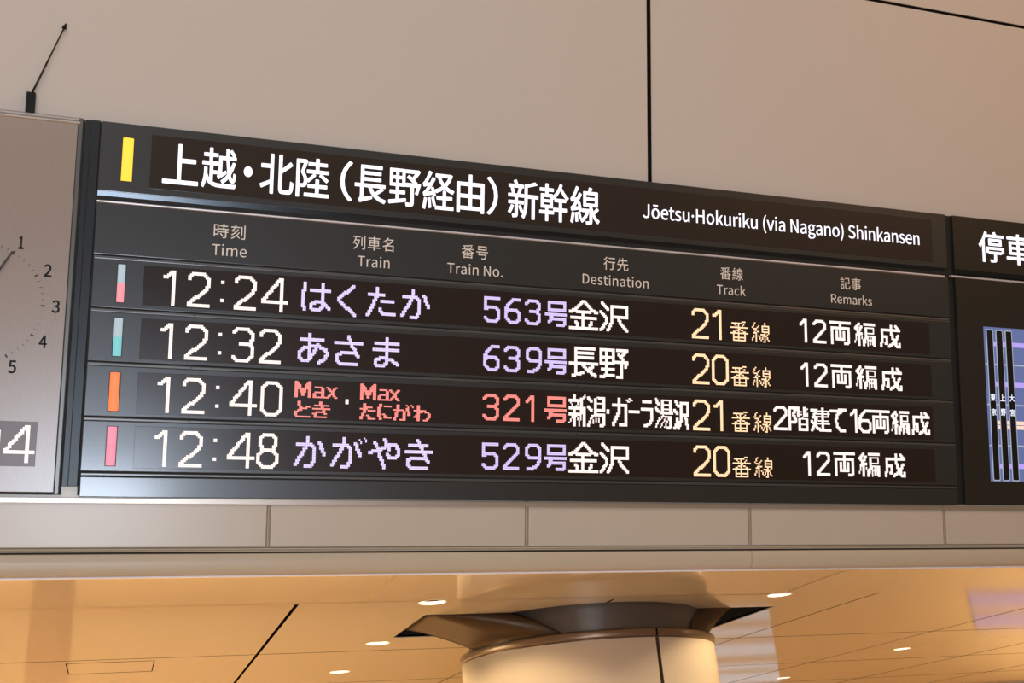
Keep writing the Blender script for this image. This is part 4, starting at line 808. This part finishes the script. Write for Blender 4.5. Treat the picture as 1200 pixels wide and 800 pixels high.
for i in range(4):
    top, low = GAPV[i] - 0.0115, GAPV[i + 1] + 0.0022
    rp = box('row_panel', 0.0015, BW, 0.0, WY - 0.001, low, top, 'board_metal', board, 0.0018)
    box('row_ledge', 0.0015, BW, 0.0012, WY - 0.001, GAPV[i] - 0.0105, GAPV[i] - 0.0022, 'ledge_metal', board, 0.0022)
    for su in (0.287, 1.5, 2.72):
        g = bmesh.new()
        add_cyl(g, (su, 0.004, GAPV[i] - 0.0062), (0, -1, 0), 0.0026, 0.0022, 0.0036, 12)
        obj('screw', g, 'screw_black', rp)
    lo, up, lb = LAMPS[i]
    vt = ROWT[i]
    u0, u1 = (.0688, .0897) if i == 0 else ((.0675, .0908) if i == 1 else ((.0650, .0925) if i == 2 else (.0665, .0922)))
    lamp(board, u0, u1, vt - .1133, vt - .0035, lo, up, lb)
    vb = vt - 0.1197
    ld = box('led_display', .1404, 2.9049, -0.0008, 0.004, vb, vt, 'led_window', board, 0.0006)
    for name, m, glyphs in LED_ROWS[i]:
        dot_text(name, glyphs, m, ld, .1404, vt, PITCH, -0.0016)
box('row_ledge', 0.003, BW, 0.0012, WY - 0.001, 0.0590, 0.0668, 'ledge_metal', board, 0.002)
box('bottom_panel', 0.003, BW, 0.0, WY - 0.001, 0.0, 0.0560, 'board_metal', board, 0.0018)

# ------------------------------------------------------------------ station clock at the left end
ck = thing('station_clock', 'pale panel clock with printed numerals and a lit date window left of the departure board', 'clock', (-0.294, 0, 0))
CU0, CU1 = -0.2475, 0.2475
def crx(u): return u + 0.294
box('case', CU0, CU1 + 0.001, 0.003, WY - 0.001, 0.0045, 1.086, 'gap_black', ck)
box('dial_panel', CU0 + 0.004, CU1 - 0.018, 0.001, 0.01, 0.0115, 1.070, 'clock_face', ck, 0.001)['label'] = 'pale ribbed dial sheet'
g = bmesh.new()
add_profile_x(g, [(0.012, 1.0905), (0.002, 1.0905), (-0.002, 1.0860), (-0.002, 1.0820), (0.001, 1.0795), (-0.0025, 1.0770), (-0.0025, 1.0725), (0.001, 1.0700), (0.012, 1.0700)], CU0, CU1 - 0.012)
obj('top_trim', g, 'clock_trim', ck)
g = bmesh.new()
add_box(g, CU1 - 0.0165, CU1 - 0.004, -0.002, 0.012, 0.005, 1.0895, 0.002)
add_box(g, CU0 - 0.010, CU0 + 0.004, -0.002, 0.012, 0.005, 1.0895, 0.002)
obj('side_frame', g, 'clock_frame', ck)
CV = 0.5315
for n in range(1, 13):
    a = PI / 2 - n * PI / 6
    cx, cz = 0.2035 * math.cos(a), CV + 0.2035 * math.sin(a)
    w = 0.0195 if n < 10 else 0.042
    if n == 1: w = 0.0125
    s = str(n)
    flat_shape('numeral', fit(glyph_run(s), cx - w / 2, cx + w / 2, cz - 0.0175, cz + 0.0175), 'clock_ink', ck, 0.0006, 0.0009, 0.0004)
g = bmesh.new()
for k in range(60):
    a = k * PI / 30
    big_t = k % 5 == 0
    r0, r1, w = (0.1645, 0.1745, 0.0022) if big_t else (0.1655, 0.1735, 0.0006)
    m4 = Matrix.Translation((0, 0, CV)) @ Matrix.Rotation(a, 4, 'Y')
    vs = [g.verts.new(m4 @ Vector((x, 0.0004, z))) for x, z in ((-w, r0), (w, r0), (w, r1), (-w, r1))]
    g.faces.new(vs)
r = bmesh.ops.extrude_face_region(g, geom=g.faces[:])
for v in r['geom']:
    if isinstance(v, bmesh.types.BMVert): v.co.y += 0.0008
obj('minute_marks', g, 'clock_ink', ck)
def hand(name, deg, ln, w0, w1, y):
    g = bmesh.new()
    m4 = Matrix.Translation((0, 0, CV)) @ Matrix.Rotation(math.radians(deg), 4, 'Y')
    pts = [(-w0, -0.035), (w0, -0.035), (w1, ln), (-w1, ln)]
    f = [g.verts.new(m4 @ Vector((x, y, z))) for x, z in pts]
    b = [g.verts.new(m4 @ Vector((x, y + 0.0015, z))) for x, z in pts]
    g.faces.new(f); g.faces.new(b[::-1])
    for k in range(4): g.faces.new((f[k], f[(k + 1) % 4], b[(k + 1) % 4], b[k]))
    obj(name, g, 'clock_ink', ck)
hand('hour_hand', 2, 0.115, 0.006, 0.0035, -0.004)
hand('minute_hand', 28.8, 0.170, 0.0042, 0.0022, -0.007)
g = bmesh.new(); add_cyl(g, (0, 0.002, CV), (0, -1, 0), 0.011, 0.010, 0.011, 24); obj('hand_boss', g, 'clock_ink', ck)
dw = box('time_window', crx(-0.4715), crx(-0.1165), -0.0004, 0.006, 0.0815, 0.2045, 'date_window', ck, 0.0008)
dot_text('time_digit', [('B1', 9, 2), ('B2', 22, 2), ('B:', 38, 2), ('B0', 40, 2), ('B4', 55, 2)], 'led_white', dw, crx(-0.4715), 0.2045, PITCH, -0.0012)

# dark upright between clock and board
g = bmesh.new()
add_box(g, -0.0444, -0.0285, 0.004, WY - 0.001, 0.0285, 1.0880, 0.001)
add_box(g, -0.0285, -0.0035, -0.0005, WY - 0.001, 0.0285, 1.0885, 0.0015)
o = obj('divider_post', g, 'post_metal', matrix=FRAME)
tag(o, 'narrow dark grey upright strip between the clock and the departure board', 'post')

# small black aerial standing on the clock
an = thing('aerial', 'black box with a thin slanted rod standing on top of the clock', 'aerial', (-0.196, 0.006, 1.0905))
box('aerial_base', -0.0115, 0.0125, -0.008, 0.010, 0.0, 0.0600, 'antenna_black', an, 0.001)
g = bmesh.new()
p0, p1 = Vector((0.002, 0.0, 0.058)), Vector((0.0755, 0.003, 0.270))
add_cyl(g, p0, (p1 - p0), 0.0031, 0.0026, (p1 - p0).length * 0.5, 12)
add_cyl(g, p0 + (p1 - p0) * 0.48, (p1 - p0), 0.0023, 0.0020, (p1 - p0).length * 0.52, 12)
obj('aerial_rod', g, 'antenna_rod', an, True)
g = bmesh.new()
add_cyl(g, p1 - Vector((0.001, 0, 0.003)), (p1 - p0), 0.0062, 0.0056, 0.008, 16)
add_cyl(g, p1 + (p1 - p0).normalized() * 0.005, (p1 - p0), 0.0034, 0.0025, 0.008, 12)
obj('aerial_tip', g, 'antenna_black', an, True)

# ------------------------------------------------------------------ stop board at the right end
sb = thing('stop_board', 'dark stopping station board with a blue route screen at the right edge', 'information board', (3.0335, 0, 0))
SW = 1.55
def sx(u): return u - 3.0335
box('back_box', -0.0335, SW - 0.004, 0.010, WY, 0.002, BH - 0.001, 'gap_black', sb)
box('header_panel', 0, SW, 0, WY - 0.001, 0.8800, BH, 'side_metal', sb, 0.0015)
g = bmesh.new()
add_profile_x(g, [(0.018, 0.8795), (0.0008, 0.8795), (0.0045, 0.8640), (0.0120, 0.8620), (0.0120, 0.8555), (0.018, 0.8555)], 0.0, SW)
obj('groove', g, 'groove_metal', sb)
g = bmesh.new()
add_profile_x(g, [(0.008, 0.8555), (-0.0025, 0.8555), (-0.0045, 0.8535), (-0.0045, 0.8505), (-0.0025, 0.8485), (0.008, 0.8485)], -0.021, SW)
obj('rail', g, 'rail_metal', sb)['label'] = 'bright rail under the heading'
box('lower_panel', 0, SW, 0, WY - 0.001, 0.005, 0.8475, 'side_metal', sb, 0.0015)
for ch, a, b in (('停', 3.1503, 3.2690), ('車', 3.2810, 3.3960)): flat_shape('heading_character', fit(glyph_run(ch), sx(a) + B, sx(b) - B, 0.9205, 1.0385), 'title_light', sb, -0.0012, B)
sc = box('route_screen', sx(3.1530), sx(4.42), -0.001, 0.004, 0.0890, 0.6685, 'screen_blue', sb, 0.0008)
sc['label'] = 'blue lit screen'
def line(v, h, m, u0=3.1720):
    box('route_line', sx(u0), sx(4.40), -0.0018, 0.001, v - h / 2, v + h / 2, m, sc)
for v in (0.605, 0.452, 0.1455): line(v, 0.0180, 'screen_lilac', 3.1900)
for v in (0.5270, 0.3745, 0.2215): line(v, 0.0050, 'screen_pale', 3.1540)
for v in (0.3075, 0.2905): line(v, 0.0140, 'screen_peach', 3.1890)
def rounded(u0, u1, v0, v1, r):
    pts = []
    for cx, cz, a0 in ((u1 - r, v1 - r, 0), (u0 + r, v1 - r, 90), (u0 + r, v0 + r, 180), (u1 - r, v0 + r, 270)):
        for k in range(5):
            a = math.radians(a0 + k * 22.5)
            pts.append((cx + r * math.cos(a), cz + r * math.sin(a)))
    return pts
for u, names in ((3.1787, '東京'), (3.2232, '上野'), (3.2672, '大宮')):
    a = sx(u)
    bo = flat_shape('route_bar', [rounded(a - 0.0165, a + 0.0165, 0.0905, 0.6590, 0.006)], 'screen_pale', sc, -0.0026, 0, 0.0004)
    flat_shape('bar_fill', [rounded(a - 0.0132, a + 0.0132, 0.0940, 0.6555, 0.004)], 'screen_black', bo, -0.0034, 0, 0.0004)
    cs = fit(glyph_run(names[0]), a - 0.0110, a + 0.0110, 0.3885, 0.4140) + fit(glyph_run(names[1]), a - 0.0110, a + 0.0110, 0.3335, 0.3590)
    flat_shape('station_name', cs, 'screen_white', bo, -0.0042, 0.0004, 0.0003)

# ------------------------------------------------------------------ downlights in the low ceiling
LAB = ['round recessed downlight nearest the wall, left of the column',
       'second round downlight back from the wall in the row left of the column',
       'third downlight back from the wall, farthest of the row left of the column',
       'round recessed downlight nearest the wall, right of the column',
       'small round downlight right of the column along the ceiling seam',
       'farthest small downlight low in the photo right of the column']
for (x, y), lb in zip(DOWN, LAB):
    t = thing('downlight', lb, 'ceiling light', (x, y, CEIL), False, 'downlights in the low ceiling')
    g = bmesh.new()
    add_lathe(g, [(DR - 0.001, 0.0), (DR + 0.004, -0.0012), (DR + 0.006, 0.0005)], 40)
    obj('trim_ring', g, 'white_trim', t, True)
    g = bmesh.new()
    add_lathe(g, [(DR - 0.001, 0.0), (DR - 0.002, 0.0105)], 40)
    obj('rim_glow_band', g, 'downlight_glow', t, True)  # lamplight on the lower inner wall, put in as a glowing band
    g = bmesh.new()
    add_lathe(g, [(DR - 0.002, 0.0105), (DR - 0.006, 0.030), (DR - 0.014, 0.045), (0.0, 0.050)], 40)
    obj('baffle', g, 'baffle', t, True)
    l = bpy.data.lights.new('downlight_beam', 'SPOT')
    l.energy = LK['H'][0]
    l.color = LK['H'][1]
    l.spot_size = math.radians(150)
    l.spot_blend = 0.2
    l.shadow_soft_size = 0.03
    lo = bpy.data.objects.new('downlight_beam', l)
    link(lo, t)
    lo.location = (0, 0, -0.012)

# flush access hatch drawn by its shadow gap
g = bmesh.new()
hx0, hx1, hy0, hy1 = -0.073, 0.272, 1.792, 2.132
for a in ((hx0, hx1, hy0 - .002, hy0 + .002), (hx0, hx1, hy1 - .002, hy1 + .002), (hx0 - .002, hx0 + .002, hy0, hy1), (hx1 - .002, hx1 + .002, hy0, hy1)):
    add_box(g, a[0], a[1], a[2], a[3], CEIL - 0.0008, CEIL + 0.003)
o = obj('access_hatch', g, 'ceiling_gap')
tag(o, 'square flush hatch outlined in the glossy ceiling left of the black seam', 'hatch')
